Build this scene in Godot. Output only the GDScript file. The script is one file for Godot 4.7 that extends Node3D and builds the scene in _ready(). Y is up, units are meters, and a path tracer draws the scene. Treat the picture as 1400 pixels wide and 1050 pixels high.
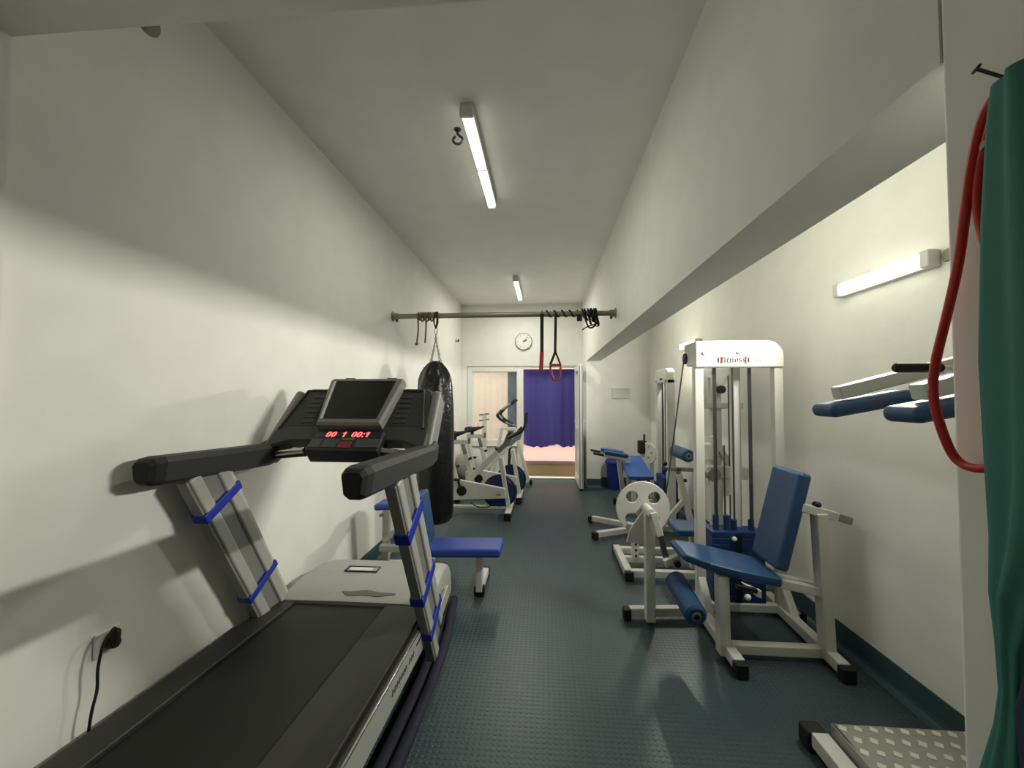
extends Node3D
# A narrow exercise room. Metres, y up; the camera stands at (0, 1.5, 0) and looks down the room (-z).
const XL := -1.54      # left wall
const XP := 0.70       # face of the bulkhead wall
const XR := 1.78       # recess wall on the right
const ZB := -7.5       # back wall
const ZR := -7.05      # back wall of the recess
const HC := 3.2        # ceiling
var M := {}
var O := Vector3.ZERO  # base of the thing being built; shapes are written in room coordinates
var taken := {}
var bag_noise := FastNoiseLite.new()
var rng := RandomNumberGenerator.new()

# ------------------------------------------------------------------ mesh helpers
func S() -> SurfaceTool:
	var st := SurfaceTool.new()
	st.begin(Mesh.PRIMITIVE_TRIANGLES)
	return st

func tri(st: SurfaceTool, a: Vector3, b: Vector3, c: Vector3, na: Vector3, nb: Vector3, nc: Vector3) -> void:
	if (b - a).cross(c - a).length_squared() < 1e-16: return
	if (b - a).cross(c - a).dot(na + nb + nc) > 0.0:
		st.set_normal(na); st.add_vertex(a); st.set_normal(nc); st.add_vertex(c); st.set_normal(nb); st.add_vertex(b)
	else:
		st.set_normal(na); st.add_vertex(a); st.set_normal(nb); st.add_vertex(b); st.set_normal(nc); st.add_vertex(c)

func quad(st: SurfaceTool, a: Vector3, b: Vector3, c: Vector3, d: Vector3, na: Vector3, nb: Vector3, nc: Vector3, nd: Vector3) -> void:
	tri(st, a, b, c, na, nb, nc); tri(st, a, c, d, na, nc, nd)

func flat4(st: SurfaceTool, a: Vector3, b: Vector3, c: Vector3, d: Vector3, out: Vector3) -> void:
	var n := (b - a).cross(c - a).normalized()
	if n.dot(out) < 0: n = -n
	quad(st, a, b, c, d, n, n, n, n)

# box with rounded edges of radius r (n steps in the rounding)
func rbox(st: SurfaceTool, xf: Transform3D, size: Vector3, r: float, n := 1) -> void:
	var h := size * 0.5
	r = minf(r, minf(h.x, minf(h.y, h.z)) * 0.999)
	var ax := []
	for i in 3:
		var l := []
		for k in n + 1:
			l.append(-h[i] + r * (1.0 - cos(0.5 * PI * k / n)) if n > 1 else -h[i] + r * k)
		for k in n + 1:
			l.append(-l[n - k])
		ax.append(l)
	var m: int = 2 * n + 2
	for f in 6:
		var i := f % 3
		var j := (i + 1) % 3
		var k := (i + 2) % 3
		var s := 1.0 if f < 3 else -1.0
		var pos := []
		var nor := []
		for a in m:
			for b in m:
				var p := Vector3.ZERO
				p[i] = s * h[i]; p[j] = ax[j][a]; p[k] = ax[k][b]
				var q := Vector3(clampf(p.x, -h.x + r, h.x - r), clampf(p.y, -h.y + r, h.y - r), clampf(p.z, -h.z + r, h.z - r))
				var d := (p - q).normalized()
				pos.append(xf * (q + d * r)); nor.append((xf.basis * d).normalized())
		for a in m - 1:
			for b in m - 1:
				var e := a * m + b
				quad(st, pos[e], pos[e + 1], pos[e + m + 1], pos[e + m], nor[e], nor[e + 1], nor[e + m + 1], nor[e + m])

func box(st: SurfaceTool, c: Vector3, size: Vector3, r := 0.004) -> void:
	rbox(st, Transform3D(Basis(), c), size, r)

# box given by its two corners
func span(st: SurfaceTool, a: Vector3, b: Vector3, r := 0.0) -> void:
	var c := (a + b) * 0.5
	var s := (b - a).abs()
	if r > 0.0:
		rbox(st, Transform3D(Basis(), c), s, r)
		return
	var h := s * 0.5
	for i in 3:
		for sg in [-1.0, 1.0]:
			var n := Vector3.ZERO; n[i] = sg
			var u := Vector3.ZERO; u[(i + 1) % 3] = h[(i + 1) % 3]
			var v := Vector3.ZERO; v[(i + 2) % 3] = h[(i + 2) % 3]
			var o := c + n * h[i]
			quad(st, o - u - v, o + u - v, o + u + v, o - u + v, n, n, n, n)

func frame_of(a: Vector3, b: Vector3, up: Vector3) -> Basis:
	var z := (b - a).normalized()
	if absf(z.dot(up.normalized())) > 0.98: up = Vector3.RIGHT if absf(z.x) < 0.9 else Vector3.BACK
	var x := up.cross(z).normalized()
	return Basis(x, z.cross(x).normalized(), z)

# rectangular bar from a to b: w across, h in the direction of up
func bar(st: SurfaceTool, a: Vector3, b: Vector3, w: float, h: float, r := 0.005, up := Vector3.UP) -> void:
	rbox(st, Transform3D(frame_of(a, b, up), (a + b) * 0.5), Vector3(w, h, a.distance_to(b)), r)

func cyl(st: SurfaceTool, a: Vector3, b: Vector3, r0: float, r1 := -1.0, seg := 18, bev := 0.0) -> void:
	if r1 < 0: r1 = r0
	var f := frame_of(a, b, Vector3.UP)
	var l := a.distance_to(b)
	var prof := [[0.0, 0.0], [0.0, r0 - bev], [bev, r0], [l - bev, r1], [l, r1 - bev], [l, 0.0]]
	for k in prof.size() - 1:
		var p: Array = prof[k]
		var q: Array = prof[k + 1]
		var dz: float = q[0] - p[0]
		var dr: float = q[1] - p[1]
		if absf(dz) + absf(dr) < 1e-7: continue
		for s in seg:
			var t0 := TAU * s / seg
			var t1 := TAU * (s + 1) / seg
			var e0 := f.x * cos(t0) + f.y * sin(t0)
			var e1 := f.x * cos(t1) + f.y * sin(t1)
			var n0 := (e0 * dz - f.z * dr).normalized()
			var n1 := (e1 * dz - f.z * dr).normalized()
			quad(st, a + f.z * p[0] + e0 * p[1], a + f.z * p[0] + e1 * p[1], a + f.z * q[0] + e1 * q[1], a + f.z * q[0] + e0 * q[1], n0, n1, n1, n0)

# round tube along a smooth path; closed joins the ends
func tube(st: SurfaceTool, pts: Array, r: float, seg := 10, smooth := 0, closed := false, flatten := 1.0, side := Vector3.UP) -> void:
	var P: Array = pts
	if smooth > 0:
		P = []
		var n := pts.size()
		var last := n if closed else n - 1
		for i in last:
			var p0: Vector3 = pts[(i - 1 + n) % n] if closed or i > 0 else pts[0]
			var p1: Vector3 = pts[i]
			var p2: Vector3 = pts[(i + 1) % n]
			var p3: Vector3 = pts[(i + 2) % n] if closed or i + 2 < n else pts[n - 1]
			for k in smooth: P.append(p1.cubic_interpolate(p2, p0, p3, float(k) / smooth))
		if not closed: P.append(pts[n - 1])
	var m := P.size()
	var rings := []
	var x := Vector3.ZERO
	for i in m:
		var a: Vector3 = P[(i - 1 + m) % m] if closed or i > 0 else P[0]
		var b: Vector3 = P[(i + 1) % m] if closed or i < m - 1 else P[m - 1]
		var t := (b - a).normalized()
		if x == Vector3.ZERO:
			x = side.cross(t)
			if x.length() < 0.1: x = Vector3.RIGHT.cross(t)
			if x.length() < 0.1: x = Vector3.BACK.cross(t)
		x = (x - t * x.dot(t)).normalized()
		var y := t.cross(x)
		var ring := []
		for s in seg:
			var an := TAU * s / seg
			ring.append([P[i] + x * cos(an) * r * flatten + y * sin(an) * r, (x * cos(an) / flatten + y * sin(an)).normalized()])
		rings.append([ring, t])
	var cnt := m if closed else m - 1
	for i in cnt:
		var A: Array = rings[i][0]
		var B: Array = rings[(i + 1) % m][0]
		for s in seg:
			var s2 := (s + 1) % seg
			quad(st, A[s][0], A[s2][0], B[s2][0], B[s][0], A[s][1], A[s2][1], B[s2][1], B[s][1])
	if not closed:
		for e in [0, m - 1]:
			var R: Array = rings[e][0]
			var n: Vector3 = -rings[e][1] if e == 0 else rings[e][1]
			for s in seg: tri(st, P[e], R[s][0], R[(s + 1) % seg][0], n, n, n)

# polygon (x, y) in the plane of xf, extruded by d to either side of it, with a bevel
func prism(st: SurfaceTool, poly: PackedVector2Array, d: float, xf: Transform3D, bev := 0.003) -> void:
	if Geometry2D.is_polygon_clockwise(poly): poly.reverse()
	var n := poly.size()
	var inner := PackedVector2Array()
	var nn := []
	for i in n:
		var e0 := (poly[i] - poly[(i - 1 + n) % n]).normalized()
		var e1 := (poly[(i + 1) % n] - poly[i]).normalized()
		var o := Vector2(e0.y, -e0.x) + Vector2(e1.y, -e1.x)
		o = o / maxf(0.3, o.length_squared() * 0.5)
		inner.append(poly[i] - o * bev); nn.append(o.normalized())
	var ids := Geometry2D.triangulate_polygon(inner)
	var h := d * 0.5
	for s in [-1.0, 1.0]:
		var nz := (xf.basis * Vector3(0, 0, s)).normalized()
		for k in range(0, ids.size(), 3):
			tri(st, xf * Vector3(inner[ids[k]].x, inner[ids[k]].y, s * h), xf * Vector3(inner[ids[k + 1]].x, inner[ids[k + 1]].y, s * h), xf * Vector3(inner[ids[k + 2]].x, inner[ids[k + 2]].y, s * h), nz, nz, nz)
		for i in n:
			var j := (i + 1) % n
			flat4(st, xf * Vector3(inner[i].x, inner[i].y, s * h), xf * Vector3(inner[j].x, inner[j].y, s * h), xf * Vector3(poly[j].x, poly[j].y, s * (h - bev)), xf * Vector3(poly[i].x, poly[i].y, s * (h - bev)), xf.basis * Vector3(nn[i].x + nn[j].x, nn[i].y + nn[j].y, s))
	for i in n:
		var j := (i + 1) % n
		var e := poly[j] - poly[i]
		var o2 := (xf.basis * Vector3(e.y, -e.x, 0)).normalized()
		quad(st, xf * Vector3(poly[i].x, poly[i].y, -h + bev), xf * Vector3(poly[j].x, poly[j].y, -h + bev), xf * Vector3(poly[j].x, poly[j].y, h - bev), xf * Vector3(poly[i].x, poly[i].y, h - bev), o2, o2, o2, o2)

# profile of (radius, height) turned about the local y axis
func lathe(st: SurfaceTool, prof: Array, xf: Transform3D, seg := 32, creased := false) -> void:
	var rows := []
	for k in prof.size():
		var row := []
		for s in seg + 1:
			var an := TAU * s / seg
			var r: float = prof[k].x
			var y: float = prof[k].y
			if creased: r = bag_radius(an, r, y)
			row.append(xf * Vector3(r * cos(an), y, r * sin(an)))
		rows.append(row)
	grid(st, rows, xf.origin, true)

# surface through rows of points, smooth normals; flips so that normals point away from `inside`
func grid(st: SurfaceTool, rows: Array, inside: Vector3, wrap := false, toward := Vector3.ZERO, solid := false) -> void:
	var a := rows.size()
	var b: int = rows[0].size()
	var nor := []
	for i in a:
		var l := []
		if wrap:                                         # a closed ring: outwards from its own middle
			inside = Vector3.ZERO
			for j in b - 1: inside += rows[i][j] / float(b - 1)
		for j in b:
			var jm := j - 1
			var jp := j + 1
			if wrap:
				jm = (j - 1 + b - 1) % (b - 1); jp = (j + 1) % (b - 1)
			jm = maxi(jm, 0); jp = mini(jp, b - 1)
			var du: Vector3 = rows[mini(i + 1, a - 1)][j] - rows[maxi(i - 1, 0)][j]
			var dv: Vector3 = rows[i][jp] - rows[i][jm]
			var n := du.cross(dv)
			if n.length() < 1e-9:
				n = Vector3(0, 1 if i > 0 and rows[i][j].y > rows[i - 1][j].y else -1, 0)
			n = n.normalized()
			var p: Vector3 = rows[i][j]
			var out := toward if toward != Vector3.ZERO else Vector3(p.x - inside.x, 0, p.z - inside.z)
			if out.length() < 1e-5 or solid: out = p - inside
			if n.dot(out) < 0 and (solid or toward != Vector3.ZERO or absf(n.y) < 0.95): n = -n
			l.append(n)
		nor.append(l)
	for i in a - 1:
		for j in b - 1:
			quad(st, rows[i][j], rows[i][j + 1], rows[i + 1][j + 1], rows[i + 1][j], nor[i][j], nor[i][j + 1], nor[i + 1][j + 1], nor[i + 1][j])

func sphere(st: SurfaceTool, c: Vector3, r: float, seg := 24, sq := 1.0) -> void:
	var n := seg / 2
	for i in n:
		for j in seg:
			var v := []
			for q in [[i, j], [i, j + 1], [i + 1, j + 1], [i + 1, j]]:
				var th: float = PI * q[0] / n
				var ph: float = TAU * q[1] / seg
				v.append(Vector3(sin(th) * cos(ph), cos(th), sin(th) * sin(ph)))
			quad(st, c + v[0] * Vector3(r, r * sq, r), c + v[1] * Vector3(r, r * sq, r), c + v[2] * Vector3(r, r * sq, r), c + v[3] * Vector3(r, r * sq, r), v[0], v[1], v[2], v[3])

# ------------------------------------------------------------------ object helpers
func numbered(called: String) -> String:
	if not taken.has(called):
		taken[called] = 0
		return called
	taken[called] += 1
	return "%s_%03d" % [called, taken[called]]

func meta(o: Node, label: String, category: String, group := "") -> void:
	o.set_meta("label", label); o.set_meta("category", category)
	if group != "": o.set_meta("group", group)

func thing(called: String, label: String, category: String, at: Vector3, group := "") -> Node3D:
	var o := Node3D.new()
	o.name = numbered(called); add_child(o); o.position = at; O = at
	meta(o, label, category, group)
	return o

func P(parent: Node, called: String, m: String, st: SurfaceTool, label := "") -> MeshInstance3D:
	var o := MeshInstance3D.new()
	o.name = called; o.mesh = st.commit(); o.material_override = M[m]
	parent.add_child(o, true)
	if parent.get_parent() == self: o.position = -O
	if label != "": o.set_meta("label", label)
	return o

func struct(called: String, m: String, st: SurfaceTool) -> MeshInstance3D:
	var o := MeshInstance3D.new()
	o.name = called; o.mesh = st.commit(); o.material_override = M[m]
	add_child(o); o.set_meta("kind", "structure"); O = Vector3.ZERO
	return o

func one(called: String, m: String, st: SurfaceTool, label: String, category: String, group := "") -> MeshInstance3D:
	var o := MeshInstance3D.new()
	o.name = numbered(called); o.mesh = st.commit(); o.material_override = M[m]
	add_child(o); meta(o, label, category, group); O = Vector3.ZERO
	return o

func pbar(p: Node, called: String, m: String, a: Vector3, b: Vector3, w := 0.05, h := 0.05, r := 0.006, up := Vector3.UP) -> MeshInstance3D:
	var st := S(); bar(st, a, b, w, h, r, up); return P(p, called, m, st)
func pbox(p: Node, called: String, m: String, c: Vector3, s: Vector3, r := 0.004) -> MeshInstance3D:
	var st := S(); box(st, c, s, r); return P(p, called, m, st)
func pcyl(p: Node, called: String, m: String, a: Vector3, b: Vector3, r: float, r1 := -1.0, bev := 0.002) -> MeshInstance3D:
	var st := S(); cyl(st, a, b, r, r1, 20, bev); return P(p, called, m, st)
func ptube(p: Node, called: String, m: String, pts: Array, r: float, smooth := 5) -> MeshInstance3D:
	var st := S(); tube(st, pts, r, 10, smooth); return P(p, called, m, st)
func pad(p: Node, called: String, m: String, xf: Transform3D, s: Vector3, r: float) -> MeshInstance3D:
	var st := S(); rbox(st, xf, s, r, 4); return P(p, called, m, st)
func pprism(p: Node, called: String, m: String, poly: Array, d: float, xf: Transform3D, bev := 0.003) -> MeshInstance3D:
	var st := S(); prism(st, PackedVector2Array(poly), d, xf, bev); return P(p, called, m, st)
func v3(x: float, y: float, z: float) -> Vector3: return Vector3(x, y, z)

# ------------------------------------------------------------------ textures and materials
func noise_tex(seed_: int, size: int, freq: float, ramp: Array, normal := 0.0, oct := 4) -> ImageTexture:
	var f := FastNoiseLite.new()
	f.seed = seed_; f.frequency = freq; f.fractal_octaves = oct; f.noise_type = FastNoiseLite.TYPE_SIMPLEX_SMOOTH
	var im := f.get_seamless_image(size, size)
	if normal > 0.0:
		im.convert(Image.FORMAT_RGBA8)
		im.bump_map_to_normal_map(normal)
		return ImageTexture.create_from_image(im)
	var o := Image.create(size, size, false, Image.FORMAT_RGB8)
	for y in size:
		for x in size:
			var t := im.get_pixel(x, y).r
			o.set_pixel(x, y, (ramp[0] as Color).lerp(ramp[1], t))
	return ImageTexture.create_from_image(o)

func mat(key: String, c: Color, rough: float, metal := 0.0) -> StandardMaterial3D:
	var m := StandardMaterial3D.new()
	m.albedo_color = c; m.roughness = rough; m.metallic = metal
	M[key] = m
	return m

func tri_tex(m: StandardMaterial3D, alb: Texture2D, nrm: Texture2D, scale: float, depth := 0.3) -> void:
	m.uv1_triplanar = true; m.uv1_world_triplanar = true; m.uv1_scale = Vector3.ONE * scale
	if alb: m.albedo_texture = alb
	if nrm:
		m.normal_enabled = true; m.normal_texture = nrm; m.normal_scale = depth

func glow(key: String, c: Color, e: float) -> void:
	var m := mat(key, Color(0.9, 0.9, 0.88), 0.5)
	m.emission_enabled = true; m.emission = c; m.emission_energy_multiplier = e

func materials() -> void:
	var soft := noise_tex(3, 256, 0.012, [Color(0.975, 0.975, 0.972), Color(1, 1, 1)], 0.0, 3)
	var rough_n := noise_tex(5, 512, 0.06, [], 3.0, 4)
	var grain := noise_tex(8, 256, 0.12, [Color(0.82, 0.82, 0.82), Color(1, 1, 1)], 0.0, 3)
	var grain_n := noise_tex(9, 256, 0.18, [], 2.0, 3)
	tri_tex(mat("wall", Color(0.945, 0.942, 0.915), 0.75), soft, rough_n, 0.9, 0.05)
	tri_tex(mat("ceiling", Color(0.94, 0.937, 0.912), 0.8), soft, rough_n, 0.7, 0.04)
	var fl := mat("floor", Color(0.235, 0.305, 0.325), 0.38)
	tri_tex(fl, grain, grain_n, 2.2, 0.12); fl.metallic_specular = 0.5
	var sk := mat("skirting", Color(0.25, 0.36, 0.39), 0.42)
	tri_tex(sk, grain, null, 2.0)
	tri_tex(mat("white_paint", Color(0.83, 0.828, 0.8), 0.36), soft, grain_n, 3.0, 0.05)
	mat("white_plastic", Color(0.9, 0.9, 0.88), 0.35)
	var vb := mat("blue_vinyl", Color(0.15, 0.31, 0.49), 0.42)
	tri_tex(vb, grain, grain_n, 6.0, 0.15)
	var vr := mat("royal_vinyl", Color(0.19, 0.3, 0.67), 0.4)
	tri_tex(vr, grain, grain_n, 6.0, 0.15)
	var vm := mat("bench_vinyl", Color(0.22, 0.42, 0.74), 0.42)
	tri_tex(vm, grain, grain_n, 6.0, 0.15)
	mat("stack_blue", Color(0.06, 0.2, 0.42), 0.45)
	mat("chrome", Color(0.72, 0.72, 0.7), 0.22, 1.0)
	mat("steel", Color(0.6, 0.6, 0.57), 0.35, 0.9)
	mat("rod", Color(0.4, 0.4, 0.39), 0.3, 0.9)
	mat("black_plastic", Color(0.06, 0.06, 0.065), 0.5)
	mat("black_rubber", Color(0.05, 0.05, 0.055), 0.7)
	var cg := mat("console_grey", Color(0.235, 0.24, 0.235), 0.55)
	tri_tex(cg, grain, grain_n, 9.0, 0.2)
	mat("tray_grey", Color(0.15, 0.155, 0.15), 0.6)
	var hg := mat("handle_grey", Color(0.2, 0.205, 0.205), 0.62)
	tri_tex(hg, grain, grain_n, 9.0, 0.25)
	tri_tex(mat("silver", Color(0.68, 0.685, 0.665), 0.42, 0.1), soft, null, 4.0)
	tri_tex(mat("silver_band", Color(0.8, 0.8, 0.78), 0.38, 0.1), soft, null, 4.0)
	tri_tex(mat("grey_metal", Color(0.5, 0.505, 0.49), 0.45, 0.1), soft, null, 4.0)
	mat("screen", Color(0.07, 0.075, 0.07), 0.22)
	tri_tex(mat("belt", Color(0.085, 0.087, 0.072), 0.6), grain, grain_n, 14.0, 0.3)
	tri_tex(mat("rail_grey", Color(0.2, 0.2, 0.195), 0.55), grain, grain_n, 10.0, 0.3)
	mat("tape", Color(0.05, 0.16, 0.62), 0.45)
	mat("stain", Color(0.44, 0.42, 0.36), 0.6)
	mat("yellow", Color(0.85, 0.86, 0.1), 0.5)
	mat("red_key", Color(0.48, 0.1, 0.09), 0.5)
	mat("green_key", Color(0.25, 0.38, 0.15), 0.5)
	mat("key", Color(0.23, 0.25, 0.245), 0.5)
	var bagm := mat("bag_vinyl", Color(0.035, 0.036, 0.04), 0.3)
	tri_tex(bagm, null, noise_tex(12, 256, 0.03, [], 6.0, 3), 2.5, 0.35)
	mat("rope", Color(0.42, 0.38, 0.3), 0.85)
	mat("strap_black", Color(0.06, 0.055, 0.06), 0.75)
	mat("strap_red", Color(0.5, 0.1, 0.1), 0.6)
	mat("bar_steel", Color(0.56, 0.54, 0.47), 0.45, 0.5)
	mat("clock_face", Color(0.9, 0.895, 0.86), 0.4)
	mat("clock_rim", Color(0.58, 0.58, 0.55), 0.4, 0.2)
	mat("ink", Color(0.12, 0.12, 0.12), 0.5)
	mat("ink_grey", Color(0.55, 0.55, 0.53), 0.5)
	mat("ink_red", Color(0.55, 0.12, 0.16), 0.5)
	var cu := mat("purple_curtain", Color(0.36, 0.32, 0.67), 0.8)
	cu.backlight_enabled = true; cu.backlight = Color(0.12, 0.1, 0.3)
	tri_tex(cu, grain, null, 12.0)
	var bc := mat("blue_curtain", Color(0.24, 0.31, 0.45), 0.8)
	tri_tex(bc, grain, null, 12.0)
	var sh := mat("sheer", Color(0.93, 0.9, 0.86), 0.8)
	sh.backlight_enabled = true; sh.backlight = Color(0.9, 0.87, 0.83)
	tri_tex(mat("teal_curtain", Color(0.27, 0.55, 0.51), 0.8), grain, grain_n, 14.0, 0.3)
	tri_tex(mat("navy_cloth", Color(0.06, 0.07, 0.2), 0.8), grain, grain_n, 14.0, 0.4)
	tri_tex(mat("purple_cloth", Color(0.16, 0.15, 0.24), 0.85), grain, grain_n, 12.0, 0.5)
	mat("red_rubber", Color(0.8, 0.17, 0.13), 0.35)
	mat("beige_strap", Color(0.6, 0.57, 0.5), 0.8)
	mat("bin_blue", Color(0.1, 0.15, 0.5), 0.45)
	mat("ball", Color(0.68, 0.68, 0.66), 0.4)
	mat("wheel_blue", Color(0.08, 0.18, 0.4), 0.4)
	tri_tex(mat("step_beige", Color(0.78, 0.68, 0.53), 0.6), grain, null, 3.0)
	tri_tex(mat("terrace", Color(0.72, 0.62, 0.58), 0.6), grain, null, 5.0)
	tri_tex(mat("terrace_wall", Color(0.82, 0.73, 0.69), 0.8), grain, rough_n, 2.0, 0.3)
	tri_tex(mat("tread_plate", Color(0.6, 0.6, 0.56), 0.42, 0.25), soft, grain_n, 6.0, 0.1)
	mat("tread_lozenge", Color(0.86, 0.86, 0.8), 0.3, 0.3)
	mat("lamp_body", Color(0.82, 0.82, 0.8), 0.4)
	mat("nail", Color(0.3, 0.3, 0.28), 0.4, 0.8)
	mat("poster", Color(0.82, 0.83, 0.78), 0.7)
	tri_tex(mat("added_lining", Color(0.76, 0.755, 0.73), 0.9), grain, rough_n, 2.0, 0.3)  # for the added unseen lining; its grey dims the bounce onto the recess wall
	var gl := mat("glass", Color(0.9, 0.95, 0.95, 0.08), 0.03)
	gl.transparency = BaseMaterial3D.TRANSPARENCY_ALPHA
	glow("tube_glow", Color(1.0, 0.99, 0.92), 2.6)
	glow("led_red", Color(1.0, 0.1, 0.2), 2.0)

# ------------------------------------------------------------------ scene
func _ready() -> void:
	rng.seed = 7
	# camera
	var f := 560.0
	var cam := Camera3D.new()
	cam.name = "camera"; add_child(cam)
	cam.position = Vector3(0, 1.5, 0)
	cam.rotation = Vector3(atan(17.0 / f), atan(44.0 / f), 0)
	cam.fov = rad_to_deg(2.0 * atan(525.0 / f)); cam.near = 0.05; cam.far = 60.0
	cam.current = true
	# environment: an even, slightly warm overcast sky that reaches the room only through the back door and window
	var we := WorldEnvironment.new()
	we.name = "world_environment"
	var env := Environment.new()
	var sky := Sky.new()
	var sm := ProceduralSkyMaterial.new()
	sm.sky_top_color = Color(0.93, 0.92, 0.9); sm.sky_horizon_color = Color(0.96, 0.94, 0.91)
	sm.ground_bottom_color = Color(0.6, 0.57, 0.54); sm.ground_horizon_color = Color(0.8, 0.77, 0.73)
	sm.sky_energy_multiplier = 2.2; sm.ground_energy_multiplier = 1.0
	sky.sky_material = sm
	env.background_mode = Environment.BG_SKY; env.sky = sky
	env.tonemap_mode = Environment.TONE_MAPPER_LINEAR
	env.tonemap_exposure = 1.0
	env.sdfgi_enabled = true; env.ssao_enabled = true; env.ssil_enabled = true
	we.environment = env; add_child(we)
	materials()
	# lamps
	ceiling_lamp(Vector3(-0.445, HC, -2.88), "white ceiling batten lamp beside the black ceiling hook", 0.95)
	ceiling_lamp(Vector3(-0.40, HC, -6.28), "white ceiling batten lamp above the wall clock near the back wall", 2.6)
	wall_lamp(-2.27, "short white batten lamp on the right wall nearest the calf raise machine", 4.7)
	wall_lamp(-5.11, "short white batten lamp on the right wall behind the framed weight tower", 3.9)
	# room, then things from large to small
	shell()
	back_openings()
	treadmill()
	leg_extension()
	press_machine()
	leg_curl()
	ab_bench()
	calf_machine()
	left_bench()
	bikes()
	punching_bag()
	bar_and_straps()
	small_things()
	near_things()

func area(parent: Node3D, at: Vector3, rot: Vector3, size: Vector2, e: float) -> void:
	var l := AreaLight3D.new()
	l.name = "lamp_light"
	l.area_size = size; l.light_energy = e; l.light_color = Color(1.0, 0.993, 0.94)
	l.area_range = 14.0; l.area_attenuation = 2.0; l.shadow_enabled = true
	parent.add_child(l, true)
	l.position = at; l.rotation = rot

func ceiling_lamp(at: Vector3, label: String, e: float) -> void:
	var t := thing("ceiling_lamp", label, "lamp", at, "batten lamps")
	O = Vector3.ZERO
	var L := 1.14
	var st := S()
	box(st, v3(0, -0.022, 0), v3(0.075, 0.044, L + 0.04), 0.006)
	P(t, "housing", "lamp_body", st)
	for s in [-1.0, 1.0]:
		st = S(); box(st, v3(0, -0.05, s * (L * 0.5 + 0.012)), v3(0.08, 0.066, 0.03), 0.008)
		P(t, "end_cap", "lamp_body", st)
		st = S(); rbox(st, Transform3D(Basis(), v3(0, -0.061, s * L * 0.25)), v3(0.064, 0.036, L * 0.5 - 0.01), 0.014, 3)
		P(t, "diffuser", "tube_glow", st)
	st = S(); box(st, v3(0, -0.06, 0), v3(0.068, 0.034, 0.012), 0.004)
	P(t, "joint_ring", "lamp_body", st)
	area(t, v3(0, -0.0805, 0), v3(-PI / 2, 0, 0), Vector2(0.06, L), e)

func wall_lamp(z: float, label: String, e: float) -> void:
	var at := v3(XR, 2.125, z)
	var t := thing("wall_lamp", label, "lamp", at, "batten lamps")
	O = Vector3.ZERO
	var L := 0.52
	var st := S()
	box(st, v3(-0.014, 0, 0), v3(0.028, 0.075, L + 0.09), 0.005); P(t, "housing", "lamp_body", st)
	for s in [-1.0, 1.0]:
		st = S(); box(st, v3(-0.035, 0, s * (L * 0.5 + 0.025)), v3(0.05, 0.08, 0.045), 0.006); P(t, "end_cap", "lamp_body", st)
	st = S(); rbox(st, Transform3D(Basis(), v3(-0.04, 0, 0)), v3(0.05, 0.066, L), 0.014, 3); P(t, "diffuser", "tube_glow", st)
	st = S(); box(st, v3(-0.02, 0.043, -0.14), v3(0.02, 0.012, 0.11), 0.004); P(t, "clip", "lamp_body", st)
	st = S(); cyl(st, v3(-0.008, 0, 0.335), v3(0, 0, 0.335), 0.026, 0.03, 18, 0.002); P(t, "cable_cover", "beige_strap", st)
	area(t, v3(-0.0665, 0, 0), v3(0, PI / 2, 0), Vector2(L, 0.06), e)

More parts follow.
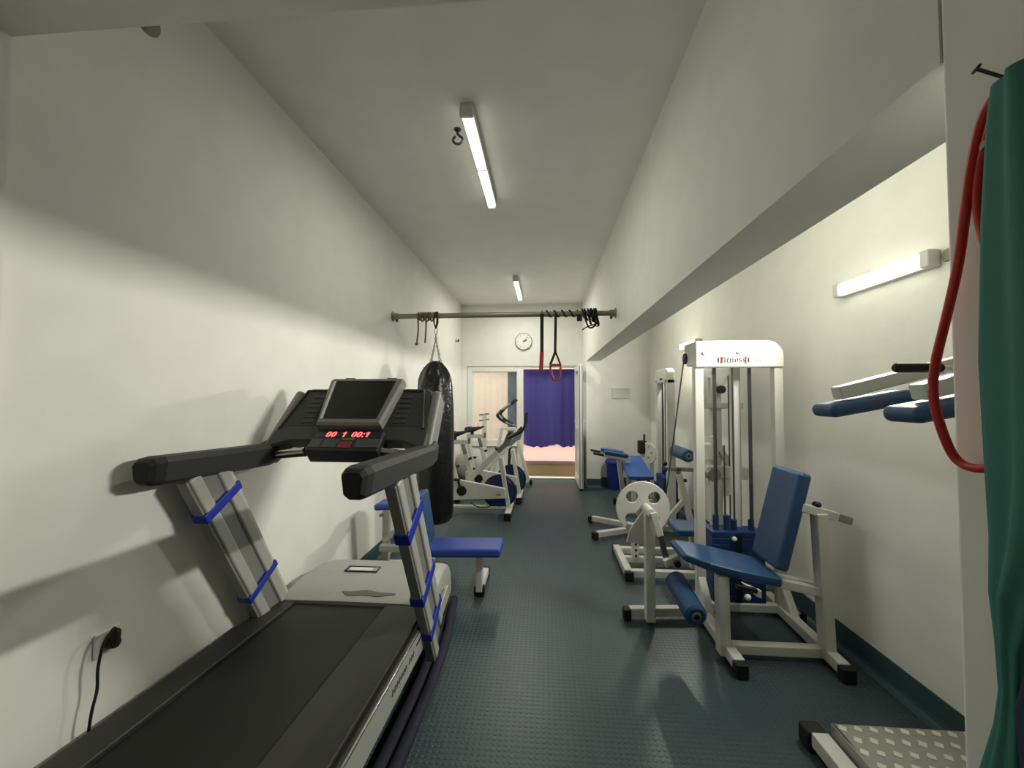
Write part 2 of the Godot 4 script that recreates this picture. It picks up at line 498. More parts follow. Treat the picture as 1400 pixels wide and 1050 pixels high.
func shell() -> void:
	var st := S()
	span(st, v3(XL - 0.2, -0.2, ZB - 0.25), v3(XR + 0.2, 0, 1.7))
	var fl := struct("floor", "floor", st)
	# the moulded round studs of the rubber sheet
	var mm := MultiMesh.new()
	mm.transform_format = MultiMesh.TRANSFORM_3D
	st = S()
	var seg := 10
	for s in seg:
		var t0 := TAU * s / seg
		var t1 := TAU * (s + 1) / seg
		var a := v3(cos(t0), 0, sin(t0))
		var b := v3(cos(t1), 0, sin(t1))
		var n0 := (a + Vector3.UP * 1.2).normalized()
		var n1 := (b + Vector3.UP * 1.2).normalized()
		quad(st, a * 0.0105, b * 0.0105, b * 0.0088 + v3(0, 0.0012, 0), a * 0.0088 + v3(0, 0.0012, 0), n0, n1, n1, n0)
		tri(st, v3(0, 0.0014, 0), a * 0.0088 + v3(0, 0.0012, 0), b * 0.0088 + v3(0, 0.0012, 0), Vector3.UP, Vector3.UP, Vector3.UP)
	mm.mesh = st.commit()
	var sp := 0.027
	var nx := int((XR - XL - 0.08) / sp)
	var nz := int(6.6 / sp)
	mm.instance_count = nx * nz
	var id := 0
	for i in nx:
		for k in nz:
			mm.set_instance_transform(id, Transform3D(Basis(), v3(XL + 0.05 + i * sp, 0, -0.75 - k * sp)))
			id += 1
	var mi := MultiMeshInstance3D.new()
	mi.name = "rubber_studs"; mi.multimesh = mm; mi.material_override = M["floor"]
	fl.add_child(mi); mi.set_meta("kind", "stuff")
	st = S(); span(st, v3(XL - 0.2, HC, ZB - 0.25), v3(XR + 0.2, HC + 0.2, 1.7))
	struct("ceiling", "ceiling", st)
	# left wall with the round pipe hole near the ceiling
	var wl := CSGCombiner3D.new()
	wl.name = "wall_left"; add_child(wl); wl.set_meta("kind", "structure")
	var b1 := CSGBox3D.new(); b1.name = "wall_body"; b1.size = v3(0.7, HC, 9.4); b1.position = v3(XL - 0.35, HC / 2, -3.0); b1.material = M["wall"]; wl.add_child(b1)
	var h1 := CSGCylinder3D.new(); h1.name = "pipe_hole"; h1.radius = 0.064; h1.height = 1.1; h1.sides = 32; h1.rotation = v3(0, 0, PI / 2); h1.position = v3(XL, 2.975, -1.43)
	h1.operation = CSGShape3D.OPERATION_SUBTRACTION; h1.material = M["wall"]; wl.add_child(h1)
	# header and left jamb of the opening that the camera looks through
	st = S(); span(st, v3(XL, 2.503, -1.0), v3(XP, HC, -0.78)); span(st, v3(XL, 0, -1.0), v3(-1.478, 2.503, -0.78))
	struct("wall_header", "wall", st)
	# bulkhead wall: closed near the camera, open below 2.09 m alongside the recess, a pillar at the far end
	st = S()
	span(st, v3(XP, 2.09, ZB), v3(XP + 0.23, HC, -0.765))
	span(st, v3(XP, 0, -0.765), v3(XP + 0.23, HC, 1.5), 0.01)
	span(st, v3(XP, 0, ZB), v3(XP + 0.23, 2.09, -6.9))
	struct("wall_bulkhead", "wall", st)
	# unseen lining added behind the bulkhead, duller than the walls to cut bounced light
	st = S(); span(st, v3(XP + 0.23, 2.11, ZR), v3(XP + 0.24, HC, -0.765)); span(st, v3(XP + 0.24, HC - 0.01, ZR), v3(XR, HC, -0.765))
	struct("wall_added_lining", "added_lining", st)
	st = S(); span(st, v3(XR, 0, ZB - 0.2), v3(XR + 0.2, HC, 1.5)); struct("wall_right", "wall", st)
	st = S(); span(st, v3(XP + 0.23, 0, ZR - 0.15), v3(XR, HC, ZR)); struct("wall_recess", "wall", st)
	st = S(); span(st, v3(XL - 0.2, 0, 1.5), v3(XR + 0.2, HC, 1.7)); struct("wall_rear", "wall", st)
	# back wall around the door and window unit
	st = S()
	span(st, v3(XL, 0, ZB - 0.2), v3(-1.43, HC, ZB)); span(st, v3(-1.43, 2.06, ZB - 0.2), v3(0.62, HC, ZB)); span(st, v3(0.62, 0, ZB - 0.2), v3(XR, HC, ZB))
	struct("wall_back", "wall", st)
	# skirtings of the floor's own rubber, with the coved foot
	skirt("baseboard_left", [v3(XL, 0, -0.98), v3(XL, 0, ZB)], Vector3.RIGHT)
	skirt("baseboard_right", [v3(XR, 0, -0.77), v3(XR, 0, ZR)], Vector3.LEFT)
	skirt("baseboard_recess", [v3(XP + 0.23, 0, ZR), v3(XR, 0, ZR)], Vector3.BACK)
	skirt("baseboard_pillar", [v3(XP, 0, -6.9), v3(XP + 0.23, 0, -6.9)], Vector3.BACK)

func skirt(called: String, ends: Array, out: Vector3) -> void:
	var prof := [[0.0, 0.14], [0.005, 0.14], [0.006, 0.138], [0.006, 0.04], [0.01, 0.02], [0.02, 0.008], [0.038, 0.003], [0.04, 0.0]]
	var st := S()
	for k in prof.size() - 1:
		var p: Array = prof[k]
		var q: Array = prof[k + 1]
		var a: Vector3 = ends[0] + out * p[0] + Vector3.UP * p[1]
		var b: Vector3 = ends[1] + out * p[0] + Vector3.UP * p[1]
		var c: Vector3 = ends[1] + out * q[0] + Vector3.UP * q[1]
		var d: Vector3 = ends[0] + out * q[0] + Vector3.UP * q[1]
		flat4(st, a, b, c, d, out + Vector3.UP)
	for e in 2:
		var c0: Vector3 = ends[e]
		for k in prof.size() - 1:
			var nn: Vector3 = (ends[e] - ends[1 - e]).normalized()
			tri(st, c0, c0 + out * prof[k][0] + Vector3.UP * prof[k][1], c0 + out * prof[k + 1][0] + Vector3.UP * prof[k + 1][1], nn, nn, nn)
	struct(called, "skirting", st)

func cloth(x0: float, x1: float, y0: float, y1: float, z: float, folds: float, amp: float, hem: float, sd: int) -> SurfaceTool:
	var f := FastNoiseLite.new(); f.seed = sd; f.frequency = 1.0
	var st := S()
	for face in 2:
		var rows := []
		for i in 25:
			var v := i / 24.0
			var row := []
			for j in 81:
				var u := j / 80.0
				var ph := folds * TAU * u + 1.5 * f.get_noise_2d(u * 4.0, v * 0.6)
				var a := amp * (0.55 + 0.45 * v) * (0.6 + 0.8 * absf(f.get_noise_2d(u * 3.0, 7.0)))
				var yb := y0 + hem * f.get_noise_2d(u * 2.2, 20.0)
				row.append(v3(lerpf(x0, x1, u) + 0.3 * a * sin(2.0 * ph), lerpf(y1, yb, v), z + a * sin(ph) + (0.002 if face == 0 else -0.002)))
			rows.append(row)
		grid(st, rows, Vector3.ZERO, false, Vector3.BACK if face == 0 else Vector3.FORWARD)
	return st

func back_openings() -> void:
	# white plastic window with a closed panel below it
	var z0 := ZB - 0.12
	var z1 := ZB - 0.02
	var st := S()
	var zc := (z0 + z1) * 0.5
	for r in [[-1.425, 0.0, -1.33, 2.056], [-0.495, 0.0, -0.385, 2.056], [-1.33, 1.962, -0.495, 2.056], [-1.33, 0.6, -0.495, 0.7], [-1.33, 0.0, -0.495, 0.09]]:
		span(st, v3(r[0], r[1], z0), v3(r[2], r[3], z1), 0.008)
	var w := struct("window_1", "white_plastic", st)
	st = S()
	for r in [[-1.33, 0.7, -1.318, 1.962], [-0.507, 0.7, -0.495, 1.962], [-1.318, 1.95, -0.507, 1.962], [-1.318, 0.7, -0.507, 0.712]]:
		span(st, v3(r[0], r[1], zc - 0.02), v3(r[2], r[3], zc + 0.025))
	P(w, "glazing_bead", "white_plastic", st)
	st = S(); span(st, v3(-1.32, 0.71, zc - 0.006), v3(-0.505, 1.952, zc + 0.006)); P(w, "pane", "glass", st)
	st = S(); span(st, v3(-1.335, 0.085, zc - 0.012), v3(-0.49, 0.605, zc + 0.012)); P(w, "lower_panel", "white_plastic", st)
	st = S(); span(st, v3(-1.33, 0.585, z1 - 0.005), v3(-0.495, 0.605, z1 + 0.03), 0.006); P(w, "window_sill", "white_plastic", st)
	# door frame and the leaf standing open into the room
	st = S()
	span(st, v3(0.575, 0, z0), v3(0.625, 2.056, z1), 0.006); span(st, v3(-0.385, 2.025, z0), v3(0.575, 2.056, z1), 0.006)
	span(st, v3(-0.385, 0, z0 - 0.02), v3(0.575, 0.022, z1), 0.006)
	var d := struct("door_1", "white_plastic", st)
	var hinge := v3(0.585, 0, z1 + 0.005)
	var leaf := Node3D.new(); leaf.name = "door_leaf"; d.add_child(leaf); leaf.position = hinge
	leaf.rotation.y = deg_to_rad(-90.0)
	# leaf coordinates: x from the hinge to the closing edge, z through its thickness
	var W := 0.9
	var parts := [["stile", 0.0, 0.03, 0.1, 2.02], ["stile", W - 0.1, 0.03, W, 2.02], ["rail", 0.1, 1.92, W - 0.1, 2.02], ["rail", 0.1, 0.85, W - 0.1, 0.97], ["rail", 0.1, 0.03, W - 0.1, 0.15]]
	for p in parts:
		st = S(); span(st, v3(p[1], p[2], -0.034), v3(p[3], p[4], 0.034), 0.006); P(leaf, p[0], "white_plastic", st)
	st = S(); span(st, v3(0.095, 0.965, -0.006), v3(W - 0.095, 1.925, 0.006)); P(leaf, "pane", "glass", st)
	st = S(); span(st, v3(0.095, 0.145, -0.01), v3(W - 0.095, 0.855, 0.01)); P(leaf, "lower_panel", "white_plastic", st)
	st = S(); span(st, v3(W, 0.05, -0.026), v3(W + 0.003, 2.0, -0.018)); span(st, v3(W, 0.05, 0.016), v3(W + 0.003, 2.0, 0.024)); P(leaf, "seal", "black_rubber", st)
	st = S(); span(st, v3(W - 0.02, 0.0, -0.03), v3(W, 0.035, 0.03), 0.004); P(leaf, "foot_cap", "black_rubber", st)
	for s in [-1.0, 1.0]:
		st = S()
		box(st, v3(W - 0.05, 1.05, s * 0.038), v3(0.03, 0.2, 0.01), 0.004)
		tube(st, [v3(W - 0.05, 1.1, s * 0.04), v3(W - 0.05, 1.1, s * 0.075), v3(W - 0.06, 1.1, s * 0.085), v3(W - 0.17, 1.1, s * 0.085)], 0.009, 8, 3)
		P(leaf, "door_handle", "white_plastic", st)
	# terrace behind: raised step, paving, wall
	st = S(); span(st, v3(-2.6, 0, -10.2), v3(2.4, 0.225, -7.86)); struct("trim_1", "step_beige", st)
	st = S(); span(st, v3(-2.6, 0.225, -10.2), v3(2.4, 0.28, -7.83), 0.004); struct("floor_terrace", "terrace", st)
	st = S(); span(st, v3(-2.6, 0, -10.4), v3(2.4, 2.6, -10.2)); span(st, v3(-2.8, 0, -10.4), v3(-2.6, 2.6, -7.75)); span(st, v3(2.4, 0, -10.4), v3(2.6, 2.6, -7.75)); struct("wall_terrace", "terrace_wall", st)
	st = S(); span(st, v3(-2.6, -0.2, -7.9), v3(2.4, 0.0, ZB - 0.2)); struct("floor_gap", "step_beige", st)
	one("door_curtain", "purple_curtain", cloth(-0.385, 0.58, 0.575, 2.0, -7.68, 6.0, 0.016, 0.09, 4), "blue-purple curtain hanging in the open back doorway", "curtain")
	st = S(); cyl(st, v3(-0.384, 2.005, -7.68), v3(0.62, 2.005, -7.68), 0.008, -1.0, 12)
	for i in 11: tube(st, ring_pts(v3(-0.36 + i * 0.092, 2.0, -7.68), 0.013, Vector3.RIGHT, 10), 0.002, 6, 0, true)
	one("curtain_rod", "steel", st, "thin metal rod with rings carrying the blue-purple door curtain", "curtain rod")
	one("sheer_curtain", "sheer", cloth(-1.36, -0.66, 0.62, 2.1, -7.67, 6.0, 0.018, 0.0, 9), "cream sheer curtain behind the back window pane", "curtain")
	one("side_curtain", "blue_curtain", cloth(-0.68, -0.44, 0.62, 2.1, -7.655, 3.0, 0.014, 0.0, 11), "narrow blue curtain beside the cream sheer behind the window", "curtain")

func ring_pts(c: Vector3, r: float, axis: Vector3, n := 16, sq := 1.0) -> Array:
	var f := frame_of(Vector3.ZERO, axis, Vector3.UP)
	var l := []
	for i in n: l.append(c + f.x * cos(TAU * i / n) * r + f.y * sin(TAU * i / n) * r * sq)
	return l

func text(parent: Node, called: String, s: String, m: String, size: float, xf: Transform3D, serif := false, slant := 0.0, depth := 0.002) -> void:
	var tm := TextMesh.new()
	var fn := SystemFont.new()
	fn.font_names = PackedStringArray(["Droid Serif" if serif else "Droid Sans"]); fn.font_italic = slant > 0.0; fn.font_weight = 700
	tm.font = fn; tm.text = s; tm.font_size = 64; tm.pixel_size = size / 64.0; tm.depth = depth
	var o := MeshInstance3D.new()
	o.name = called; o.mesh = tm; o.material_override = M[m]
	parent.add_child(o, true)
	var sh := Basis(v3(1, 0, 0), v3(slant, 1, 0), v3(0, 0, 1))
	o.transform = Transform3D(xf.basis * sh, xf.origin - (O if parent.get_parent() == self else Vector3.ZERO))

# ------------------------------------------------------------------ treadmill
func treadmill() -> void:
	var t := thing("treadmill", "dark grey and silver treadmill along the left wall, uprights wrapped with blue tape", "treadmill", v3(-1.03, 0, -1.6))
	var yb := 0.385
	var zf := -2.18
	var zr := -0.35
	var ramp := Transform3D(Basis(v3(1, 0, 0), v3(0, 1, 0), v3(0, 0.028, 1)), v3(0, 0.056, 0))
	var st := S()
	rbox(st, ramp * Transform3D(Basis(), v3(-1.1, yb - 0.03, (zf + zr) / 2)), v3(0.497, 0.05, zr - zf), 0.01)
	P(t, "running_belt", "belt", st)
	for r in [[-1.478, -1.352], [-0.845, -0.632]]:
		st = S(); rbox(st, ramp * Transform3D(Basis(), v3((r[0] + r[1]) / 2, yb - 0.012, (zf - 0.02 + zr) / 2)), v3(r[1] - r[0], 0.04, zr - zf + 0.02), 0.006)
		P(t, "foot_rail", "rail_grey", st)
	st = S(); rbox(st, ramp * Transform3D(Basis(), v3(-0.626, yb - 0.022, (zf - 0.1 + zr) / 2)), v3(0.026, 0.03, zr - zf + 0.1), 0.004); P(t, "edge_channel", "black_plastic", st)
	st = S(); rbox(st, ramp * Transform3D(Basis(), v3(-0.609, yb - 0.022, (-2.12 + zr) / 2)), v3(0.012, 0.012, zr + 2.12), 0.003); P(t, "trim_strip", "chrome", st)
	st = S(); rbox(st, ramp * Transform3D(Basis(), v3(-0.615, yb - 0.085, (-2.14 + zr) / 2)), v3(0.02, 0.115, zr + 2.14), 0.004)
	var sp := P(t, "side_panel", "silver", st)
	st = S()                                           # worn dark lettering on the side panel
	for i in 12:
		if i == 7: continue
		var zz := -1.62 - i * 0.026
		if i == 11: bar(st, ramp * v3(-0.604, yb - 0.062, -1.93), ramp * v3(-0.604, yb - 0.062, -2.01), 0.003, 0.009, 0.001)
		else: bar(st, ramp * v3(-0.604, yb - 0.088, zz), ramp * v3(-0.604, yb - 0.066, zz - 0.012), 0.003, 0.009, 0.001, Vector3.RIGHT.cross(v3(0, 1, 0)))
	P(sp, "worn_lettering", "ink", st)
	st = S(); rbox(st, ramp * Transform3D(Basis(), v3(-1.476, yb - 0.085, (-2.14 + zr) / 2)), v3(0.02, 0.115, zr + 2.14), 0.004); P(t, "side_panel", "silver", st)
	st = S(); span(st, v3(-1.42, 0.05, -2.72), v3(-0.69, 0.25, -2.02), 0.01); P(t, "base_frame", "black_plastic", st)
	for x in [-1.36, -0.76]:
		for z in [-2.62, -0.5]:
			st = S(); cyl(st, v3(x, 0, z), v3(x, 0.07 if z < -1 else 0.38, z), 0.035, 0.03, 16, 0.004); P(t, "foot", "black_rubber", st)
	# motor hood
	st = S()
	var prof := [[-2.165, 0.392, 0.0], [-2.2, 0.408, 0.0], [-2.3, 0.432, 0.006], [-2.42, 0.447, 0.015], [-2.52, 0.452, 0.03], [-2.6, 0.44, 0.045], [-2.68, 0.405, 0.06], [-2.73, 0.35, 0.07], [-2.75, 0.27, 0.075], [-2.75, 0.2, 0.075]]
	var rows := []
	for p in prof:
		var row := []
		var xl: float = -1.465 + p[2] * 1.6
		var xr: float = -0.6 - p[2] * 0.35
		var low := 0.2
		for u in [[0.0, -1.0], [0.0, -0.35], [0.004, -0.12], [0.02, -0.035], [0.05, -0.008], [0.09, 0.0], [0.3, 0.002], [0.5, 0.003], [0.7, 0.002], [0.91, 0.0], [0.95, -0.008], [0.98, -0.035], [0.996, -0.12], [1.0, -0.35], [1.0, -1.0]]:
			var y: float = p[1] + u[1] * (p[1] - low) if u[1] < 0 else p[1] + u[1]
			row.append(v3(lerpf(xl, xr, u[0]), y, p[0]))
		rows.append(row)
	grid(st, rows, v3(-1.03, 0.05, -2.3), false, Vector3.ZERO, true)
	flat4(st, v3(-1.465, 0.392, -2.165), v3(-0.6, 0.392, -2.165), v3(-0.6, 0.2, -2.165), v3(-1.465, 0.2, -2.165), Vector3.BACK)
	var hood := P(t, "motor_hood", "silver", st)
	st = S()
	for e in [[-1.2, -1.0, -2.478, -2.472], [-1.2, -1.0, -2.412, -2.406], [-1.2, -1.194, -2.478, -2.406], [-1.006, -1.0, -2.478, -2.406]]: span(st, v3(e[0], 0.444, e[2]), v3(e[1], 0.4555, e[3]))
	P(hood, "label_frame", "ink", st)
	st = S(); rbox(st, Transform3D(Basis(Vector3.RIGHT, 0.06), v3(-1.11, 0.4525, -2.442)), v3(0.14, 0.002, 0.035), 0.0005); P(hood, "label_plate", "white_plastic", st)
	st = S()                                            # brown spill mark at the rear lip of the hood
	var sp_pts := PackedVector2Array()
	for i in 26:
		var an := TAU * i / 26
		sp_pts.append(Vector2(-0.98 + (0.15 + 0.02 * sin(3.0 * an + 1.0)) * cos(an), 0.018 + (0.02 + 0.006 * sin(5.0 * an)) * sin(an)))
	prism(st, sp_pts, 0.0016, Transform3D(Basis(v3(1, 0, 0), v3(0, 0.235, -0.972), v3(0, 0.972, 0.235)), v3(0, 0.4125, -2.2)), 0.0003)
	P(hood, "spill_mark", "stain", st)
	st = S(); rbox(st, Transform3D(Basis(v3(0, 0, 1), -0.5), v3(-0.6045, 0.34, -2.42)), v3(0.004, 0.07, 0.03), 0.0005); P(hood, "warning_sticker", "yellow", st)
	st = S(); bar(st, v3(-0.6, 0.265, -2.2), v3(-0.616, 0.3, -2.6), 0.01, 0.008, 0.002); P(hood, "trim_strip", "silver_band", st)
	# uprights: two rails with a recessed channel between them
	for s in 2:
		var x: float = [-0.592, -1.452][s]
		var lo := v3(x, 0.17, -2.235)
		var hi := v3(x, 1.205, -1.635)
		var ax := (hi - lo).normalized()
		var side := v3(0, ax.z, -ax.y).normalized()     # across the upright, in the fore-and-aft plane
		var u := Node3D.new(); u.name = "upright"; t.add_child(u, true); u.position = -O
		for k in [-1.0, 1.0]:
			st = S(); bar(st, lo + side * k * 0.066 + ax * (0.0 if k < 0 else 0.07), hi + side * k * 0.066, 0.06, 0.062, 0.012, side); P(u, "rail", "silver", st)
		st = S(); bar(st, lo + ax * 0.03, hi, 0.036, 0.08, 0.004, side); P(u, "channel", "grey_metal", st)
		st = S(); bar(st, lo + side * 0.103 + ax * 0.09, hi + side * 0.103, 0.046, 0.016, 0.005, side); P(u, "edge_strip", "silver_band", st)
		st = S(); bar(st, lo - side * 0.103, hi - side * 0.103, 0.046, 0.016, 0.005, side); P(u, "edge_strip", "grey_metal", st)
		var tapes: Array = [[0.76, 0.062], [0.41, 0.058], [0.18, 0.055]] if s == 0 else [[0.835, 0.045], [0.38, 0.04]]
		for tp in tapes:
			var c := lo.lerp(hi, tp[0])
			st = S(); bar(st, c - ax * tp[1] * 0.5 - side * 0.0, c + ax * tp[1] * 0.5, 0.067, 0.23, 0.006, side); P(u, "tape_band", "tape", st)
	# padded handrails, arms to the console
	for s in 2:
		var x: float = [-0.6, -1.455][s]
		var z_end: float = [-1.255, -1.39][s]
		var sec := [Vector2(-0.05, 0.03), Vector2(-0.035, 0.052), Vector2(0.035, 0.052), Vector2(0.05, 0.03), Vector2(0.04, -0.045), Vector2(0.02, -0.06), Vector2(-0.02, -0.06), Vector2(-0.04, -0.045)]
		var path := [[v3(x, 1.225, z_end + 0.01), 0.68], [v3(x, 1.225, z_end - 0.01), 0.88], [v3(x, 1.225, z_end - 0.05), 0.95], [v3(x, 1.2, -2.05), 1.0], [v3(x, 1.215, -2.12), 1.02]]
		st = S(); loft(st, path.slice(2), sec); P(t, "handrail", "handle_grey", st)
		st = S(); loft(st, path.slice(0, 3), sec); P(t, "end_cap", "black_rubber", st)
		st = S(); bar(st, v3(x, 1.17, -2.07), v3(x + (0.0 if s == 0 else 0.06), 1.5, -2.305), 0.05, 0.13, 0.02, v3(0, 0.6, 0.8)); P(t, "console_arm", "grey_metal", st)
	# console: a tilted plane; local x across, y up the slope, z towards the runner
	var up := v3(0, 0.28, -0.262).normalized()
	var cb := Basis(v3(1, 0, 0), up, v3(1, 0, 0).cross(up))
	var c0 := v3(-1.025, 1.245, -2.07)
	var cx := Transform3D(cb, c0)
	var shell_ := pprism(t, "console_shell", "console_grey", [Vector2(-0.43, -0.05), Vector2(-0.42, 0.06), Vector2(-0.36, 0.36), Vector2(-0.33, 0.385), Vector2(0.36, 0.385), Vector2(0.395, 0.36), Vector2(0.43, 0.06), Vector2(0.43, -0.05), Vector2(0.3, 0.0), Vector2(-0.3, 0.0)], 0.07, cx, 0.012)
	for s in [-1.0, 1.0]:
		st = S()
		prism(st, PackedVector2Array([Vector2(s * 0.375, 0.1), Vector2(s * 0.33, 0.345), Vector2(s * 0.225, 0.345), Vector2(s * 0.2, 0.1)]), 0.006, cx * Transform3D(Basis(), v3(0, 0, 0.034)), 0.002)
		P(shell_, "accessory_tray", "tray_grey", st)
		st = S()
		for k in 6: rbox(st, cx * Transform3D(Basis(), v3(s * 0.255, 0.13 + k * 0.036, 0.038)), v3(0.07, 0.02, 0.004), 0.0015)
		P(shell_, "tray_rib", "console_grey", st)
		st = S()
		var edge := [cx * v3(s * 0.392, 0.085, 0.036), cx * v3(s * 0.343, 0.36, 0.036), cx * v3(s * 0.215, 0.36, 0.036)]
		tube(st, edge, 0.008, 8); P(shell_, "tray_rim", "console_grey", st)
	# screen
	var bz := cx * Transform3D(Basis(), v3(0.015, 0, 0.055))
	st = S(); prism(st, PackedVector2Array([Vector2(-0.185, 0.075), Vector2(-0.225, 0.4), Vector2(-0.21, 0.42), Vector2(0.2, 0.42), Vector2(0.215, 0.4), Vector2(0.165, 0.075)]), 0.06, bz, 0.012)
	var screen := P(t, "screen_housing", "grey_metal", st)
	st = S(); prism(st, PackedVector2Array([Vector2(-0.152, 0.11), Vector2(-0.178, 0.39), Vector2(0.168, 0.39), Vector2(0.135, 0.11)]), 0.004, bz * Transform3D(Basis(), v3(0, 0, 0.031)), 0.001)
	P(screen, "screen", "screen", st)
	st = S(); bar(st, bz * v3(-0.163, 0.105, 0.033), bz * v3(-0.19, 0.385, 0.033), 0.012, 0.006, 0.002); P(screen, "bright_edge", "silver_band", st)
	for x in [-0.12, 0.13]:
		st = S(); rbox(st, bz * Transform3D(Basis(), v3(x, 0.425, 0.0)), v3(0.06, 0.014, 0.03), 0.004); P(screen, "tab", "console_grey", st)
	# key panel under the screen
	var kx := Transform3D(Basis(v3(1, 0, 0), v3(0, 0.62, -0.785).normalized(), v3(1, 0, 0).cross(v3(0, 0.62, -0.785).normalized())), v3(-1.005, 1.27, -2.0))
	st = S(); rbox(st, kx * Transform3D(Basis(), v3(0, 0.01, -0.045)), v3(0.375, 0.14, 0.09), 0.012, 2)
	var kp := P(t, "key_panel", "black_plastic", st)
	for k in [[-0.148, 0.06, "key"], [-0.07, 0.08, "key"], [0.125, 0.13, "key"]]:
		st = S(); rbox(st, kx * Transform3D(Basis(), v3(k[0], -0.008, 0.001)), v3(k[1], 0.06, 0.004), 0.002); P(kp, "key_pad", k[2], st)
	st = S(); rbox(st, kx * Transform3D(Basis(), v3(0.008, -0.02, 0.001)), v3(0.066, 0.045, 0.006), 0.003); P(kp, "stop_key", "red_key", st, "red stop key")
	st = S(); rbox(st, kx * Transform3D(Basis(), v3(0.012, 0.018, 0.001)), v3(0.066, 0.018, 0.005), 0.002); P(kp, "start_key", "green_key", st, "green start key")
	st = S(); rbox(st, kx * Transform3D(Basis(), v3(0, 0.052, 0.0)), v3(0.34, 0.036, 0.003), 0.001)
	P(kp, "display_strip", "screen", st)
	text(kp, "red_digits", "00  1  00:1", "led_red", 0.05, Transform3D(kx.basis, kx * v3(0, 0.052, 0.003) - O * 0.0), false, 0.15, 0.001)
	for s in [-1.0, 1.0]:
		st = S(); cyl(st, v3(-1.025 + s * 0.2, 1.225, -2.02), v3(-1.025 + s * 0.41, 1.2, -2.05), 0.017, -1.0, 14, 0.003)
		var g := P(t, "pulse_grip", "chrome", st)
		st = S(); bar(st, v3(-1.025 + s * 0.19, 1.207, -2.03), v3(-1.025 + s * 0.42, 1.185, -2.06), 0.03, 0.03, 0.008); P(g, "grip_shell", "black_plastic", st)

func loft(st: SurfaceTool, path: Array, sec: Array) -> void:
	var rings := []
	for i in path.size():
		var a: Vector3 = path[maxi(i - 1, 0)][0]
		var b: Vector3 = path[mini(i + 1, path.size() - 1)][0]
		var f := frame_of(b, a, Vector3.UP)
		var ring := []
		for p in sec: ring.append(path[i][0] + (f.x * p.x + f.y * p.y) * path[i][1])
		rings.append(ring)
	var n := sec.size()
	for i in path.size() - 1:
		var mid: Vector3 = (path[i][0] + path[i + 1][0]) * 0.5
		for k in n:
			var k2 := (k + 1) % n
			flat4(st, rings[i][k], rings[i][k2], rings[i + 1][k2], rings[i + 1][k], (rings[i][k] + rings[i + 1][k2]) * 0.5 - mid)
	for e in [0, path.size() - 1]:
		var d: Vector3 = path[e][0] - path[1 if e == 0 else e - 1][0]
		d = d.normalized()
		for k in n: tri(st, path[e][0], rings[e][k], rings[e][(k + 1) % n], d, d, d)

# ------------------------------------------------------------------ machines on the right
func foot_cap(t: Node, c: Vector3, s := 0.058, l := 0.05) -> void:
	pbox(t, "foot_cap", "black_rubber", c, v3(s, 0.075, l), 0.008)

# disc with round holes and a raised rim, axis along local z
func holed_disc(parent: Node, called: String, c: Vector3, r: float, th: float, holes: int, rh: float, at: float, rot := Vector3.ZERO, turn := 0.0) -> void:
	var d := CSGCombiner3D.new(); d.name = called; parent.add_child(d, true)
	d.position = c - (O if parent.get_parent() == self else Vector3.ZERO); d.rotation = rot
	var a := CSGCylinder3D.new(); a.name = "disc"; a.radius = r; a.height = th; a.sides = 48; a.rotation.x = PI / 2; a.material = M["white_paint"]; d.add_child(a)
	var ri := CSGTorus3D.new(); ri.name = "rim"; ri.inner_radius = r - 0.016; ri.outer_radius = r + 0.004; ri.sides = 48; ri.ring_sides = 8; ri.rotation.x = PI / 2; ri.material = M["white_paint"]; d.add_child(ri)
	for k in holes:
		var an := TAU * k / holes + turn
		var h := CSGCylinder3D.new(); h.name = "hole_%d" % k; h.radius = rh; h.height = th * 4; h.sides = 24; h.rotation.x = PI / 2
		h.position = v3(cos(an) * at, sin(an) * at, 0); h.operation = CSGShape3D.OPERATION_SUBTRACTION; h.material = M["white_paint"]; d.add_child(h)

func roller(t: Node, a: Vector3, b: Vector3, r: float) -> void:
	var st := S(); cyl(st, a, b, r, -1.0, 28, 0.014)
	var ro := P(t, "foam_roller", "blue_vinyl", st)
	var d := (b - a).normalized()
	st = S(); cyl(st, a - d * 0.004, a + d * 0.02, r * 0.45, -1.0, 18, 0.003); P(ro, "end_ring", "steel", st)
	st = S(); cyl(st, a - d * 0.006, a + d * 0.02, r * 0.24, -1.0, 14, 0.001); P(ro, "bore", "black_plastic", st)

